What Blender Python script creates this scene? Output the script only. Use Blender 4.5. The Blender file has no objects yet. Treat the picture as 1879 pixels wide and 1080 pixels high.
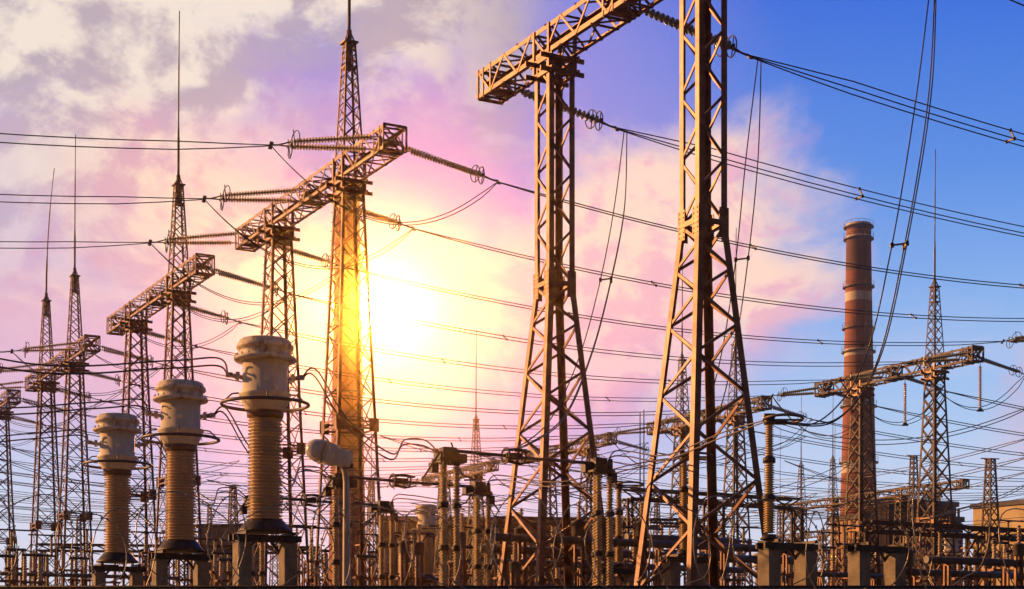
import bpy, math, random
from mathutils import Vector, Matrix

random.seed(7)
scene = bpy.context.scene
COL = scene.collection
R = math.radians
V3 = Vector

def lin(r, g, b):
    f = lambda c: (c / 255 / 12.92) if c / 255 <= 0.04045 else ((c / 255 + 0.055) / 1.055) ** 2.4
    return (f(r), f(g), f(b), 1.0)

# ------------------------------------------------------------------ camera
EYE = 1.7
F = 3000.0                      # focal length in photo pixels, horizon at row 1225
cam_data = bpy.data.cameras.new("camera")
cam = bpy.data.objects.new("camera", cam_data)
COL.objects.link(cam)
cam.location = (0, 0, EYE)
cam.rotation_euler = (R(90), 0, 0)
cam_data.sensor_width = 36.0
cam_data.lens = 36.0 * F / 1879.0
cam_data.shift_y = 685.0 / 1879.0
cam_data.clip_start = 0.1
cam_data.clip_end = 6000
scene.camera = cam

# ------------------------------------------------------------------ exposure
scene.view_settings.view_transform = 'Standard'
scene.view_settings.look = 'None'
scene.view_settings.exposure = 0.40
scene.view_settings.gamma = 1.0
scene.cycles.max_bounces = 6
scene.cycles.volume_bounces = 0
scene.cycles.sample_clamp_indirect = 4.0

# ------------------------------------------------------------------ sun lamp
SUN_AZ, SUN_EL = 107.0, 16.0     # azimuth from -Y turning to -X
sdir = V3((-math.sin(R(SUN_AZ)) * math.cos(R(SUN_EL)), -math.cos(R(SUN_AZ)) * math.cos(R(SUN_EL)), math.sin(R(SUN_EL))))
sl = bpy.data.lights.new("sun", 'SUN')
sl.energy = 5.0
sl.angle = R(0.6)
sl.color = (1.0, 0.50, 0.18)
so = bpy.data.objects.new("sun", sl)
COL.objects.link(so)
so.rotation_euler = (-sdir).to_track_quat('-Z', 'Y').to_euler()
so.location = (-60, 40, 60)

# ------------------------------------------------------------------ world
world = bpy.data.worlds.new("World")
scene.world = world
world.use_nodes = True
NT = world.node_tree
NT.nodes.clear()

class E:
    """tiny arithmetic on node sockets"""
    def __init__(s, k): s.k = k
    @staticmethod
    def m(op, *a):
        n = NT.nodes.new('ShaderNodeMath'); n.operation = op
        for i, x in enumerate(a):
            x = x.k if isinstance(x, E) else x
            if isinstance(x, (int, float)): n.inputs[i].default_value = x
            else: NT.links.new(x, n.inputs[i])
        return E(n.outputs[0])
    def __add__(s, o): return E.m('ADD', s, o)
    def __radd__(s, o): return E.m('ADD', o, s)
    def __sub__(s, o): return E.m('SUBTRACT', s, o)
    def __rsub__(s, o): return E.m('SUBTRACT', o, s)
    def __mul__(s, o): return E.m('MULTIPLY', s, o)
    def __rmul__(s, o): return E.m('MULTIPLY', o, s)
    def __truediv__(s, o): return E.m('DIVIDE', s, o)

def sstep(x, a, b):              # smooth 0..1 as x runs a..b
    n = NT.nodes.new('ShaderNodeMapRange'); n.interpolation_type = 'SMOOTHSTEP'; n.clamp = True
    NT.links.new(x.k, n.inputs[0])
    n.inputs[1].default_value = a; n.inputs[2].default_value = b
    n.inputs[3].default_value = 0; n.inputs[4].default_value = 1
    if a > b:
        n.inputs[1].default_value = b; n.inputs[2].default_value = a
        n.inputs[3].default_value = 1; n.inputs[4].default_value = 0
    return E(n.outputs[0])

def mixc(f, a, b):
    n = NT.nodes.new('ShaderNodeMix'); n.data_type = 'RGBA'; n.clamp_factor = True
    for s, x in ((n.inputs[0], f), (n.inputs[6], a), (n.inputs[7], b)):
        x = x.k if isinstance(x, E) else x
        if isinstance(x, (int, float)): s.default_value = x
        elif isinstance(x, tuple): s.default_value = x
        else: NT.links.new(x, s)
    return n.outputs[2]

def addc(a, b, f=1.0):
    n = NT.nodes.new('ShaderNodeMix'); n.data_type = 'RGBA'; n.blend_type = 'ADD'; n.clamp_factor = False
    for s, x in ((n.inputs[0], f), (n.inputs[6], a), (n.inputs[7], b)):
        x = x.k if isinstance(x, E) else x
        if isinstance(x, (int, float)): s.default_value = x
        elif isinstance(x, tuple): s.default_value = x
        else: NT.links.new(x, s)
    return n.outputs[2]

def ramp(x, stops):
    n = NT.nodes.new('ShaderNodeValToRGB')
    NT.links.new(x.k, n.inputs[0])
    el = n.color_ramp.elements
    while len(el) > 1: el.remove(el[-1])
    el[0].position, el[0].color = stops[0]
    for p, c in stops[1:]:
        e = el.new(p); e.color = c
    return n.outputs[0]

def noise(u, v, w, scale, detail=6, rough=0.55, dist=0.0):
    c = NT.nodes.new('ShaderNodeCombineXYZ')
    for i, x in enumerate((u, v, w)):
        if isinstance(x, E): NT.links.new(x.k, c.inputs[i])
        else: c.inputs[i].default_value = x
    n = NT.nodes.new('ShaderNodeTexNoise')
    NT.links.new(c.outputs[0], n.inputs['Vector'])
    n.inputs['Scale'].default_value = scale
    n.inputs['Detail'].default_value = detail
    n.inputs['Roughness'].default_value = rough
    n.inputs['Distortion'].default_value = dist
    return E(n.outputs['Fac'])

tc = NT.nodes.new('ShaderNodeTexCoord')
sp = NT.nodes.new('ShaderNodeSeparateXYZ')
NT.links.new(tc.outputs['Generated'], sp.inputs[0])
dx, dy, dz = (E(o) for o in sp.outputs)
U = E.m('ARCTAN2', dx, dy) * 3.0          # sky bearing, 3 = one radian; 0 = north (+Y)
W = E.m('ARCSINE', dz) * 3.0              # sky elevation, same unit
SU, SW = -0.250, 0.648                   # the low sun behind the masted gantry
du, dw = U - SU, W - SW
r = E.m('SQRT', du * du + dw * dw)

base = ramp(W * 0.6 + 0.1, [(0.0, lin(120, 120, 130)), (0.10, lin(216, 226, 242)), (0.25, lin(186, 212, 244)), (0.42, lin(146, 188, 240)),
                            (0.62, lin(86, 140, 226)), (0.80, lin(48, 104, 216)), (1.0, lin(36, 88, 206))])
# violet cast round the low sun and on the left
wob = noise(U, W, 4.0, 2.2, 4, 0.55)
lil = sstep(r + (wob - 0.5) * 0.5, 0.88, 0.28)
base = mixc(lil * 0.85, base, lin(142, 130, 218))
lil2 = sstep(E.m('ABSOLUTE', U - 0.12) + (wob - 0.5) * 0.3, 0.42, 0.05) * sstep(W, 0.62, 0.9)
base = mixc(lil2 * 0.45, base, lin(158, 148, 220))
left = sstep(U, -0.25, -0.8) * sstep(W, 0.28, 0.62)
base = mixc(left * 0.75, base, lin(172, 160, 222))
pink = sstep(r + (wob - 0.5) * 0.45, 0.56, 0.16)
base = mixc(pink * 0.9, base, lin(212, 156, 204))
lowleft = sstep(U, 0.1, -0.6) * sstep(E.m('ABSOLUTE', W - 0.56), 0.22, 0.03)
base = mixc(lowleft * 0.8, base, lin(230, 180, 202))
low = sstep(W, 0.52, 0.20)
base = mixc(low * 0.7, base, lin(206, 216, 244))
# clouds: a broad cream bank upper left, a steam-like bank right of centre, low wisps
def relief(u, v, seed, sc, k, off=0.022):
    """billow shading: density towards the light against density here"""
    a = noise(u, v, seed, sc, 7, 0.58, 0.3); b = noise(u + off, v - off * 1.3, seed, sc, 7, 0.58, 0.3)
    return a, (a - b) * k + 0.5
n1 = noise(U * 0.75, W * 1.15, 1.7, 2.6, 9, 0.56, 0.25)
n2, rl2 = relief(U, W * 1.2, 6.3, 5.2, 4.5)
nfine = noise(U * 0.9, W * 1.25, 3.3, 11.0, 8, 0.62, 0.4)
nsh, rl1 = relief(U * 0.85, W * 1.25, 9.1, 3.6, 4.2, 0.03)
m1 = sstep(U + (n1 - 0.5) * 0.9, 0.10, -0.12) * sstep(W + (n1 - 0.5) * 1.0, 0.78, 0.98)
m1 = m1 * sstep(n1 * 0.6 + n2 * 0.4 + sstep(W, 0.85, 1.15) * 0.15 + (nfine - 0.5) * 0.05, 0.34, 0.60)
mv = sstep(U + (n2 - 0.5) * 0.5, 0.04, -0.16) * sstep(W + (n1 - 0.5) * 0.7, 0.60, 0.86) * sstep(n1 + (n2 - 0.5) * 0.5, 0.30, 0.52)
m1b = sstep(E.m('ABSOLUTE', U + 0.62) + (n2 - 0.5) * 0.5, 0.42, 0.05) * sstep(E.m('ABSOLUTE', W - 0.82) + (n2 - 0.5) * 0.3, 0.26, 0.04)
eu, ew = (U - 0.30) * 0.95, (W - 0.76) * 1.25
er = E.m('SQRT', eu * eu + ew * ew)
m2 = sstep(er + (n2 - 0.5) * 0.40 + (nfine - 0.5) * 0.10, 0.34, 0.15)
eu, ew = (U - 0.16) * 0.8, (W - 0.60) * 1.4
er2 = E.m('SQRT', eu * eu + ew * ew)
m3 = sstep(er2 + (n1 - 0.5) * 0.5 + (nfine - 0.5) * 0.15, 0.34, 0.10)
m4 = sstep(U, 0.80, 0.93) * sstep(n2 + sstep(E.m('ABSOLUTE', W - 0.46), 0.18, 0.0) * 0.1, 0.52, 0.68) * sstep(W, 0.72, 0.5)
tone1 = rl1 * 0.6 + rl2 * 0.25 + nfine * 0.15
cream = mixc(sstep(tone1, 0.28, 0.66), lin(182, 166, 178), lin(240, 226, 211))
cream = mixc(sstep(U, -0.24, 0.02) * sstep(W, 0.86, 1.02) * 0.75, cream, lin(164, 148, 166))
tone2 = rl2 * 0.5 + nsh * 0.2 + nfine * 0.15 + (W - 0.76) * 0.45 + 0.07
peach = mixc(sstep(tone2, 0.32, 0.60), lin(236, 180, 196), lin(254, 217, 198))
rosy = mixc(sstep(tone2 + 0.08, 0.33, 0.62), lin(232, 166, 190), lin(252, 204, 200))
sky = mixc(mv * 0.75, base, mixc(sstep(tone1, 0.3, 0.66), lin(198, 178, 190), lin(232, 212, 204)))
sky = mixc(m3 * 0.8, sky, rosy)
sky = mixc(m1b * 0.8, sky, mixc(sstep(tone1, 0.3, 0.65), lin(226, 170, 178), lin(255, 222, 190)))
sky = mixc(m1 * 0.95, sky, cream)
sky = mixc(m2 * 0.97, sky, peach)
sky = mixc(m4 * 0.6, sky, lin(206, 176, 206))
veil = sstep(U, 0.25, 0.6) * sstep(noise(U * 0.5, W * 2.2, 5.1, 4.0, 7, 0.6, 0.3), 0.42, 0.72) * sstep(W, 0.75, 0.45)
sky = mixc(veil * 0.5, sky, lin(206, 204, 232))
# aureole of the low sun, then its disc
eu, ew = (U + 0.33) * 0.85, W - 0.67
aw = E.m('SQRT', eu * eu + ew * ew) + (wob - 0.5) * 0.25
sky = mixc(sstep(aw, 0.30, 0.0) * 0.12, sky, (1.0, 0.80, 0.50, 1))
core = E.m('SQRT', du * du * 0.27 + dw * dw)
sky = mixc(sstep(core, 0.14, 0.02) * 0.35, sky, (0.95, 0.74, 0.14, 1))
sky = addc(sky, (1.0, 0.75, 0.3, 1), E.m('EXPONENT', core * -30.0) * 3.0)
disc = sstep(core, 0.042, 0.022)
sky = addc(sky, (1.0, 0.34, 0.03, 1), disc * 3300.0)
# sky away from the view dimmed to cut fill light, then the dark land below the horizon
fill_cut = sstep(dy, 0.84, 0.25) * 0.93
sky = mixc(fill_cut, sky, (0.035, 0.034, 0.05, 1))
sky = mixc(sstep(dz, 0.45, 0.95) * 0.6, sky, (0.03, 0.06, 0.20, 1))
sky = mixc(sstep(dz, -0.005, -0.05), sky, (0.03, 0.022, 0.018, 1))

nish = NT.nodes.new('ShaderNodeTexSky')
nish.sky_type = 'NISHITA'
nish.sun_disc = False
nish.sun_elevation = R(SUN_EL)
nish.sun_rotation = math.atan2(sdir.x, sdir.y)
b1 = NT.nodes.new('ShaderNodeBackground'); b1.inputs[1].default_value = 0.05
NT.links.new(nish.outputs[0], b1.inputs[0])
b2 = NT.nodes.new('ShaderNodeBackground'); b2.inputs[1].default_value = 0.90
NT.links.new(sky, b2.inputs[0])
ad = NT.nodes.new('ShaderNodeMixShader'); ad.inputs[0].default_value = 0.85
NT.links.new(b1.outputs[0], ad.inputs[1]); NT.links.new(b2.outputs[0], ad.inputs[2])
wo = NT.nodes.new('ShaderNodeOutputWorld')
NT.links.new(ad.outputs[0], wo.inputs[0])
world.cycles.sampling_method = 'MANUAL'
world.cycles.sample_map_resolution = 2048

# ------------------------------------------------------------------ materials
def mat(name, c1, c2, rough=0.6, metal=0.0, scale=3.0, bump=0.0, lo=0.35, hi=0.65, stretch=(1, 1, 1), c3=None, spec=0.4):
    m = bpy.data.materials.new(name); m.use_nodes = True
    t = m.node_tree; bs = t.nodes['Principled BSDF']
    co = t.nodes.new('ShaderNodeTexCoord'); mp = t.nodes.new('ShaderNodeMapping')
    mp.inputs['Scale'].default_value = stretch
    t.links.new(co.outputs['Object'], mp.inputs[0])
    nz = t.nodes.new('ShaderNodeTexNoise'); nz.inputs['Scale'].default_value = scale; nz.inputs['Detail'].default_value = 8
    nz.inputs['Roughness'].default_value = 0.65
    t.links.new(mp.outputs[0], nz.inputs['Vector'])
    rp = t.nodes.new('ShaderNodeValToRGB')
    rp.color_ramp.elements[0].position = lo; rp.color_ramp.elements[0].color = (*c1, 1)
    rp.color_ramp.elements[1].position = hi; rp.color_ramp.elements[1].color = (*c2, 1)
    if c3:
        e = rp.color_ramp.elements.new(min(0.98, hi + 0.12)); e.color = (*c3, 1)
    t.links.new(nz.outputs['Fac'], rp.inputs[0])
    t.links.new(rp.outputs[0], bs.inputs['Base Color'])
    bs.inputs['Roughness'].default_value = rough
    bs.inputs['Metallic'].default_value = metal
    bs.inputs['Specular IOR Level'].default_value = spec
    if bump:
        bp = t.nodes.new('ShaderNodeBump'); bp.inputs['Strength'].default_value = bump; bp.inputs['Distance'].default_value = 0.02
        t.links.new(nz.outputs['Fac'], bp.inputs['Height']); t.links.new(bp.outputs[0], bs.inputs['Normal'])
    return m

M = {}
M['steel'] = mat('painted_steel', (0.085, 0.031, 0.015), (0.235, 0.102, 0.050), 0.42, 0.3, 2.2, 0.1, c3=(0.10, 0.034, 0.016))
M['steel_far'] = mat('weathered_steel', (0.055, 0.026, 0.017), (0.12, 0.064, 0.04), 0.6, 0.1, 1.2)
M['dark'] = mat('dark_fittings', (0.035, 0.022, 0.018), (0.08, 0.05, 0.04), 0.5, 0.3, 6)
M['wire'] = mat('aluminium_conductor', (0.025, 0.018, 0.018), (0.05, 0.036, 0.034), 0.55, 0.3, 6)
M['pipe'] = mat('tube_busbar', (0.08, 0.05, 0.04), (0.13, 0.085, 0.07), 0.45, 0.3, 5)
M['white'] = mat('weathered_white_paint', (0.64, 0.51, 0.39), (0.82, 0.69, 0.54), 0.5, 0, 3.0, 0.1, 0.3, 0.6, (1, 1, 0.35))
M['rust'] = mat('rust_streaked_paint', (0.30, 0.15, 0.07), (0.66, 0.57, 0.48), 0.6, 0, 4.0, 0.1, 0.36, 0.5, (1, 1, 0.3))
M['porc'] = mat('tan_porcelain', (0.48, 0.30, 0.17), (0.62, 0.43, 0.26), 0.32, 0, 2.0, 0, spec=0.6)
M['porc_y'] = mat('ochre_porcelain', (0.40, 0.25, 0.09), (0.54, 0.37, 0.16), 0.28, 0, 2.5, 0, spec=0.7)
M['brown'] = mat('brown_glaze_neck', (0.16, 0.07, 0.035), (0.24, 0.11, 0.06), 0.4, 0, 3)
M['glass'] = mat('toughened_glass_discs', (0.10, 0.10, 0.07), (0.20, 0.19, 0.12), 0.15, 0, 6, spec=0.8)
M['conc'] = mat('stained_concrete', (0.14, 0.105, 0.075), (0.27, 0.21, 0.15), 0.85, 0, 2.5, 0.4, c3=(0.08, 0.055, 0.04))
M['grey'] = mat('grey_painted_tank', (0.08, 0.06, 0.055), (0.15, 0.12, 0.105), 0.5, 0.1, 2.0, 0.05)
M['lampbody'] = mat('pale_lamp_housing', (0.58, 0.49, 0.40), (0.70, 0.61, 0.51), 0.45, 0, 4)
M['lamppole'] = mat('grey_lamp_pole', (0.30, 0.24, 0.20), (0.42, 0.35, 0.30), 0.5, 0.1, 3)
M['razor'] = mat('galvanised_razor_wire', (0.16, 0.12, 0.10), (0.34, 0.28, 0.23), 0.4, 0.5, 8)
M['ground'] = mat('gravel_and_dry_grass', (0.10, 0.085, 0.06), (0.20, 0.17, 0.13), 0.95, 0, 0.6, 0.5)
M['wallc'] = mat('precast_wall_concrete', (0.12, 0.10, 0.09), (0.20, 0.17, 0.15), 0.9, 0, 1.5, 0.4)
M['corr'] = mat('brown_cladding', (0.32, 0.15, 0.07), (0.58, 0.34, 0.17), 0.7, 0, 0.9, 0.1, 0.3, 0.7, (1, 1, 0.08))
M['shade_face'] = mat('shaded_face_cladding', (0.05, 0.05, 0.065), (0.09, 0.09, 0.11), 0.7, 0, 0.5, 0.1, 0.3, 0.7, (1, 1, 0.1))  # powerhouse face turned from the sun: its shade is put into the colour
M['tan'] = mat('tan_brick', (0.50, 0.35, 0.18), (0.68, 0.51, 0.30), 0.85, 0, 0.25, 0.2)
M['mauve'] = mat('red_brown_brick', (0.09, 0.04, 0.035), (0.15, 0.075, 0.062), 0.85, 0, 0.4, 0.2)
M['shed'] = mat('grey_shed_sheeting', (0.20, 0.17, 0.15), (0.30, 0.26, 0.23), 0.6, 0.1, 1.2)
M['roof'] = mat('dark_roofing', (0.09, 0.065, 0.06), (0.15, 0.11, 0.10), 0.8, 0, 0.8)
M['pane'] = mat('window_glass', (0.03, 0.035, 0.045), (0.06, 0.065, 0.08), 0.12, 0, 1)

# ------------------------------------------------------------------ geometry helpers
DV = V3((0.478, -0.878, 0)).normalized()     # along every gantry row, towards the viewer's right
PV = V3((0.878, 0.478, 0)).normalized()      # across the rows, along the lines, away to the right
UP = V3((0, 0, 1))
A_P = math.atan2(PV.y, PV.x)

def at(x, y, Z):
    return V3(((x - 940) / F * Z, Z, EYE + (1225 - y) / F * Z))

class MB:
    def __init__(s): s.v = []; s.f = []; s.sm = []
    def bar(s, a, b, w, h=None, ref=None):
        h = w if h is None else h
        a, b = V3(a), V3(b); t = b - a
        if t.length < 1e-6: return
        t.normalize()
        ref = V3(ref) if ref is not None else (UP if abs(t.z) < 0.9 else DV)
        u = ref - ref.dot(t) * t
        if u.length < 1e-4:
            u = t.orthogonal()
        u.normalize(); q = t.cross(u)
        n = len(s.v)
        for p in (a, b):
            for su, sq in ((-1, -1), (1, -1), (1, 1), (-1, 1)):
                s.v.append(p + u * (su * w / 2) + q * (sq * h / 2))
        for f in ((3, 2, 1, 0), (4, 5, 6, 7), (0, 1, 5, 4), (1, 2, 6, 5), (2, 3, 7, 6), (3, 0, 4, 7)):
            s.f.append(tuple(n + k for k in f)); s.sm.append(False)
    def box(s, c, sx, sy, sz, ax=None, ay=None, az=None):
        ax = V3(ax) if ax is not None else V3((1, 0, 0)); ay = V3(ay) if ay is not None else V3((0, 1, 0)); az = V3(az) if az is not None else UP
        c = V3(c)
        s.bar(c - az * (sz / 2), c + az * (sz / 2), sx, sy, ax)
    def angle(s, a, b, w, th, u, q):
        """L section: corner on the line a-b, flanges along -u and -q"""
        a, b, u, q = V3(a), V3(b), V3(u), V3(q)
        o1 = -u * (w / 2) - q * (th / 2)
        s.bar(a + o1, b + o1, w, th, u)
        o2 = -q * (w / 2 + th / 2) - u * (th / 2)
        s.bar(a + o2, b + o2, th, w - th, u)
    def tube(s, pts, rad, n=6, cap=True):
        pts = [V3(p) for p in pts]
        base = len(s.v); prev = None
        for i, p in enumerate(pts):
            t = (pts[min(i + 1, len(pts) - 1)] - pts[max(i - 1, 0)])
            t.normalize()
            if prev is None:
                u = t.orthogonal().normalized()
            else:
                u = prev - prev.dot(t) * t
                u = u.normalized() if u.length > 1e-5 else t.orthogonal().normalized()
            prev = u; q = t.cross(u)
            rr = rad[i] if isinstance(rad, (list, tuple)) else rad
            for k in range(n):
                a = 2 * math.pi * k / n
                s.v.append(p + u * (math.cos(a) * rr) + q * (math.sin(a) * rr))
        for i in range(len(pts) - 1):
            for k in range(n):
                k2 = (k + 1) % n
                s.f.append((base + i * n + k, base + i * n + k2, base + (i + 1) * n + k2, base + (i + 1) * n + k)); s.sm.append(True)
        if cap:
            s.f.append(tuple(base + k for k in reversed(range(n)))); s.sm.append(False)
            e = base + (len(pts) - 1) * n
            s.f.append(tuple(e + k for k in range(n))); s.sm.append(False)
    def ring(s, c, rad, thick, ax, n=28, m=6, a0=0, a1=2 * math.pi):
        c, ax = V3(c), V3(ax).normalized(); u = ax.orthogonal().normalized(); q = ax.cross(u)
        full = abs(a1 - a0 - 2 * math.pi) < 1e-6
        pts = [c + (u * math.cos(a0 + (a1 - a0) * i / n) + q * math.sin(a0 + (a1 - a0) * i / n)) * rad for i in range(n + (0 if full else 1))]
        if not full:
            s.tube(pts, thick, m); return
        base = len(s.v)
        for i, p in enumerate(pts):
            rd = (p - c).normalized()
            for k in range(m):
                a = 2 * math.pi * k / m
                s.v.append(p + rd * (math.cos(a) * thick) + ax * (math.sin(a) * thick))
        N = len(pts)
        for i in range(N):
            for k in range(m):
                s.f.append((base + i * m + k, base + ((i + 1) % N) * m + k, base + ((i + 1) % N) * m + (k + 1) % m, base + i * m + (k + 1) % m)); s.sm.append(True)
    def lathe(s, prof, o=(0, 0, 0), ax=UP, n=24, smooth=True):
        """prof: (distance along axis, radius)"""
        o, ax = V3(o), V3(ax).normalized(); u = ax.orthogonal().normalized(); q = ax.cross(u)
        base = len(s.v)
        for h, rr in prof:
            for k in range(n):
                a = 2 * math.pi * k / n
                s.v.append(o + ax * h + (u * math.cos(a) + q * math.sin(a)) * max(rr, 1e-4))
        for i in range(len(prof) - 1):
            for k in range(n):
                k2 = (k + 1) % n
                s.f.append((base + i * n + k, base + i * n + k2, base + (i + 1) * n + k2, base + (i + 1) * n + k)); s.sm.append(smooth)
        s.f.append(tuple(base + k for k in reversed(range(n)))); s.sm.append(False)
        e = base + (len(prof) - 1) * n
        s.f.append(tuple(e + k for k in range(n))); s.sm.append(False)
    def mesh(s, name, m):
        me = bpy.data.meshes.new(name)
        me.from_pydata([tuple(p) for p in s.v], [], s.f)
        me.polygons.foreach_set('use_smooth', s.sm)
        me.materials.append(m)
        me.update()
        return me

def obj(name, mb, m=None, parent=None, loc=None):
    me = mb if isinstance(mb, bpy.types.Mesh) else mb.mesh(name, m)
    o = bpy.data.objects.new(name, me); COL.objects.link(o)
    if parent is not None: o.parent = parent
    if loc is not None: o.location = loc
    return o

def thing(name, label, cat, loc=(0, 0, 0), rotz=0.0, group=None):
    o = bpy.data.objects.new(name, None); COL.objects.link(o)
    o.empty_display_size = 0.5
    o.location = loc; o.rotation_euler = (0, 0, rotz)
    tag(o, label, cat, group)
    return o

def tag(o, label, cat, group=None):
    o['label'] = label; o['category'] = cat
    if group: o['group'] = group
    return o

def copy_tree(o, parent=None):
    c = o.copy(); COL.objects.link(c); c.parent = parent
    for ch in list(o.children): copy_tree(ch, c)
    return c

def structure(name, mb, m):
    o = obj(name, mb, m); o['kind'] = 'structure'; return o

# ------------------------------------------------------------------ ground
g = MB()
g.v += [V3((-1195, -55, 0)), V3((1195, -55, 0)), V3((1195, 1175, 0)), V3((-1195, 1175, 0))]; g.f.append((0, 1, 2, 3)); g.sm.append(False)
structure('ground', g, M['ground'])

# ------------------------------------------------------------------ lattice gantries
BH = EYE + 22.0                 # height of the crossbeam's lower chords
BW, BD = 1.08, 1.05             # beam width and depth

def lattice(mb, w, z0, z1, leg, br, k=1.0, style='X', off=V3((0, 0, 0)), steps=False, horiz=0, legmode='angle', lean=None):
    """square lattice shaft; w(z) = width; axes along DV and PV"""
    lv = [z0]
    while lv[-1] < z1 - 0.6 * k * w(z1):
        lv.append(lv[-1] + k * w(lv[-1]))
    sc = (z1 - z0) / (lv[-1] - z0)
    lv = [z0 + (z - z0) * sc for z in lv]
    cs = [(-1, -1), (1, -1), (1, 1), (-1, 1)]
    P = lambda z, c: off + DV * (c[0] * w(z) / 2) + PV * (c[1] * w(z) / 2) + UP * z
    for c in cs:
        if legmode == 'angle':
            mb.angle(P(z0, c), P(z1, c), leg, leg * 0.14, DV * c[0], PV * c[1])
        else:
            mb.bar(P(z0, c), P(z1, c), leg, leg, DV)
    ins = 0.94 if legmode == 'angle' else 0.98
    Q = lambda z, c: off + DV * (c[0] * w(z) / 2 * ins) + PV * (c[1] * w(z) / 2 * ins) + UP * z
    for fi in range(4):
        c0, c1 = cs[fi], cs[(fi + 1) % 4]
        nrm = (DV * (c0[0] + c1[0]) + PV * (c0[1] + c1[1])).normalized()
        for i in range(len(lv) - 1):
            za, zb = lv[i], lv[i + 1]
            if style == 'X':
                mb.bar(Q(za, c0) + nrm * br * .3, Q(zb, c1) + nrm * br * .3, br, br * 0.5, nrm.cross(UP))
                mb.bar(Q(za, c1) - nrm * br * .35, Q(zb, c0) - nrm * br * .35, br, br * 0.5, nrm.cross(UP))
            else:
                a, b = (c0, c1) if (i + fi) % 2 == 0 else (c1, c0)
                mb.bar(Q(za, a), Q(zb, b), br, br * 0.55, nrm.cross(UP))
            if horiz and i % horiz == 0:
                mb.bar(Q(za, c0) - nrm * br, Q(za, c1) - nrm * br, br, br * 0.5, UP)
    return P

def beam_mesh(L, leg, br, far=False):
    mb = MB()
    cs = [(-1, 0), (1, 0), (1, 1), (-1, 1)]
    P = lambda t, c: DV * t + PV * (c[0] * BW / 2) + UP * (BH + c[1] * BD)
    for c in cs:
        mb.angle(P(0, c), P(L, c), leg, leg * 0.14, PV * c[0], UP * (1 if c[1] else -1))
    n = int(round(L / 1.06))
    for fi in range(4):
        c0, c1 = cs[fi], cs[(fi + 1) % 4]
        for i in range(n):
            ta, tb = L * i / n, L * (i + 1) / n
            a, b = (c0, c1) if i % 2 == 0 else (c1, c0)
            if fi in (1, 3):
                mb.bar(P(ta, a) * 1, P(tb, b), br, br * 0.5, UP)
            else:
                mb.bar(P(ta, a), P(tb, b), br, br * 0.5, PV)
            if (fi in (0, 2) and i % 2 == 0):
                mb.bar(P(ta, c0), P(ta, c1), br * .9, br * 0.5, UP)
    for t in (.75, L * .5, L - .75):   # stiff attachment frames where the strings pull
        for q in (-.3, .3):
            for i in range(4):
                mb.bar(P(t + q, cs[i]), P(t + q, cs[(i + 1) % 4]), br, br * .6)
            mb.bar(P(t + q, cs[0]), P(t + q, cs[2]), br, br * .6); mb.bar(P(t + q, cs[1]), P(t + q, cs[3]), br, br * .6)
        for z in (.12, .5): mb.box(DV * t + UP * (BH + z), .7, BW * .9, .07, DV, PV)
    for t in (0.03, L - 0.03):       # closed end frames with a cross
        for i in range(4):
            mb.bar(P(t, cs[i]), P(t, cs[(i + 1) % 4]), br * 1.4, br * .8)
        mb.bar(P(t, cs[0]), P(t, cs[2]), br, br * .6); mb.bar(P(t, cs[1]), P(t, cs[3]), br, br * .6)
    return mb.mesh('crossbeam', M['steel_far' if far else 'steel'])

def seat_mesh(w, leg):
    """stiff box of brackets that carries the beam on a column head"""
    mb = MB()
    for z in (BH - 0.13, BH - 0.62):
        for s in (-1, 1):
            mb.bar(DV * -(w * .75) + PV * (s * w * .52) + UP * z, DV * (w * .75) + PV * (s * w * .52) + UP * z, 0.16, 0.07, UP)
            mb.bar(PV * -(w * .85) + DV * (s * w * .52) + UP * z, PV * (w * .85) + DV * (s * w * .52) + UP * z, 0.16, 0.07, UP)
        mb.bar(DV * -(w * .5) - PV * (w * .5) + UP * z, DV * (w * .5) + PV * (w * .5) + UP * z, .1, .05)
        mb.bar(DV * (w * .5) - PV * (w * .5) + UP * z, DV * -(w * .5) + PV * (w * .5) + UP * z, .1, .05)
    for c in ((-1, -1), (1, -1), (1, 1), (-1, 1)):
        b = DV * (c[0] * .5 * w) + PV * (c[1] * .5 * w)
        mb.bar(b + UP * (BH - .62), b + UP * (BH + BD), leg * .8, leg * .8, DV)
        mb.bar(b + UP * (BH - .6), b - PV * (c[1] * w) + UP * (BH - .05), .08, .05)
        mb.bar(b + UP * BH, b - PV * (c[1] * w) + UP * (BH + BD), .08, .05)
    return mb.mesh('beam_seat', M['steel'])

def col_std_mesh(leg, br, steel):
    mb = MB()
    lattice(mb, lambda z: 1.02 + 0.078 * (BH - z), 0.0, BH - 0.1, leg, br, 0.82, 'X', horiz=0)
    return mb.mesh('lattice_column', steel)

def col_std_gusset(steel):
    mb = MB()
    z = EYE + 10.9; w = 1.02 + 0.078 * (BH - z)
    for c in ((-1, -1), (1, -1), (1, 1), (-1, 1)):
        b = DV * (c[0] * w / 2) + PV * (c[1] * w / 2) + UP * z
        mb.box(b - PV * (c[1] * .14) + DV * (c[0] * .03), 0.03, 0.46, 0.6, DV, PV)
        mb.box(b - DV * (c[0] * .14) + PV * (c[1] * .03), 0.46, 0.03, 0.6, DV, PV)
    for i, c in enumerate(((-1, -1), (1, -1), (1, 1), (-1, 1))):
        c2 = ((1, -1), (1, 1), (-1, 1), (-1, -1))[i]
        for dz in (-.16, .14):
            mb.bar(DV * (c[0] * w / 2) + PV * (c[1] * w / 2) + UP * (z + dz), DV * (c2[0] * w / 2) + PV * (c2[1] * w / 2) + UP * (z + dz), .09, .05, UP)
    return mb.mesh('splice_plates', steel)

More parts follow.
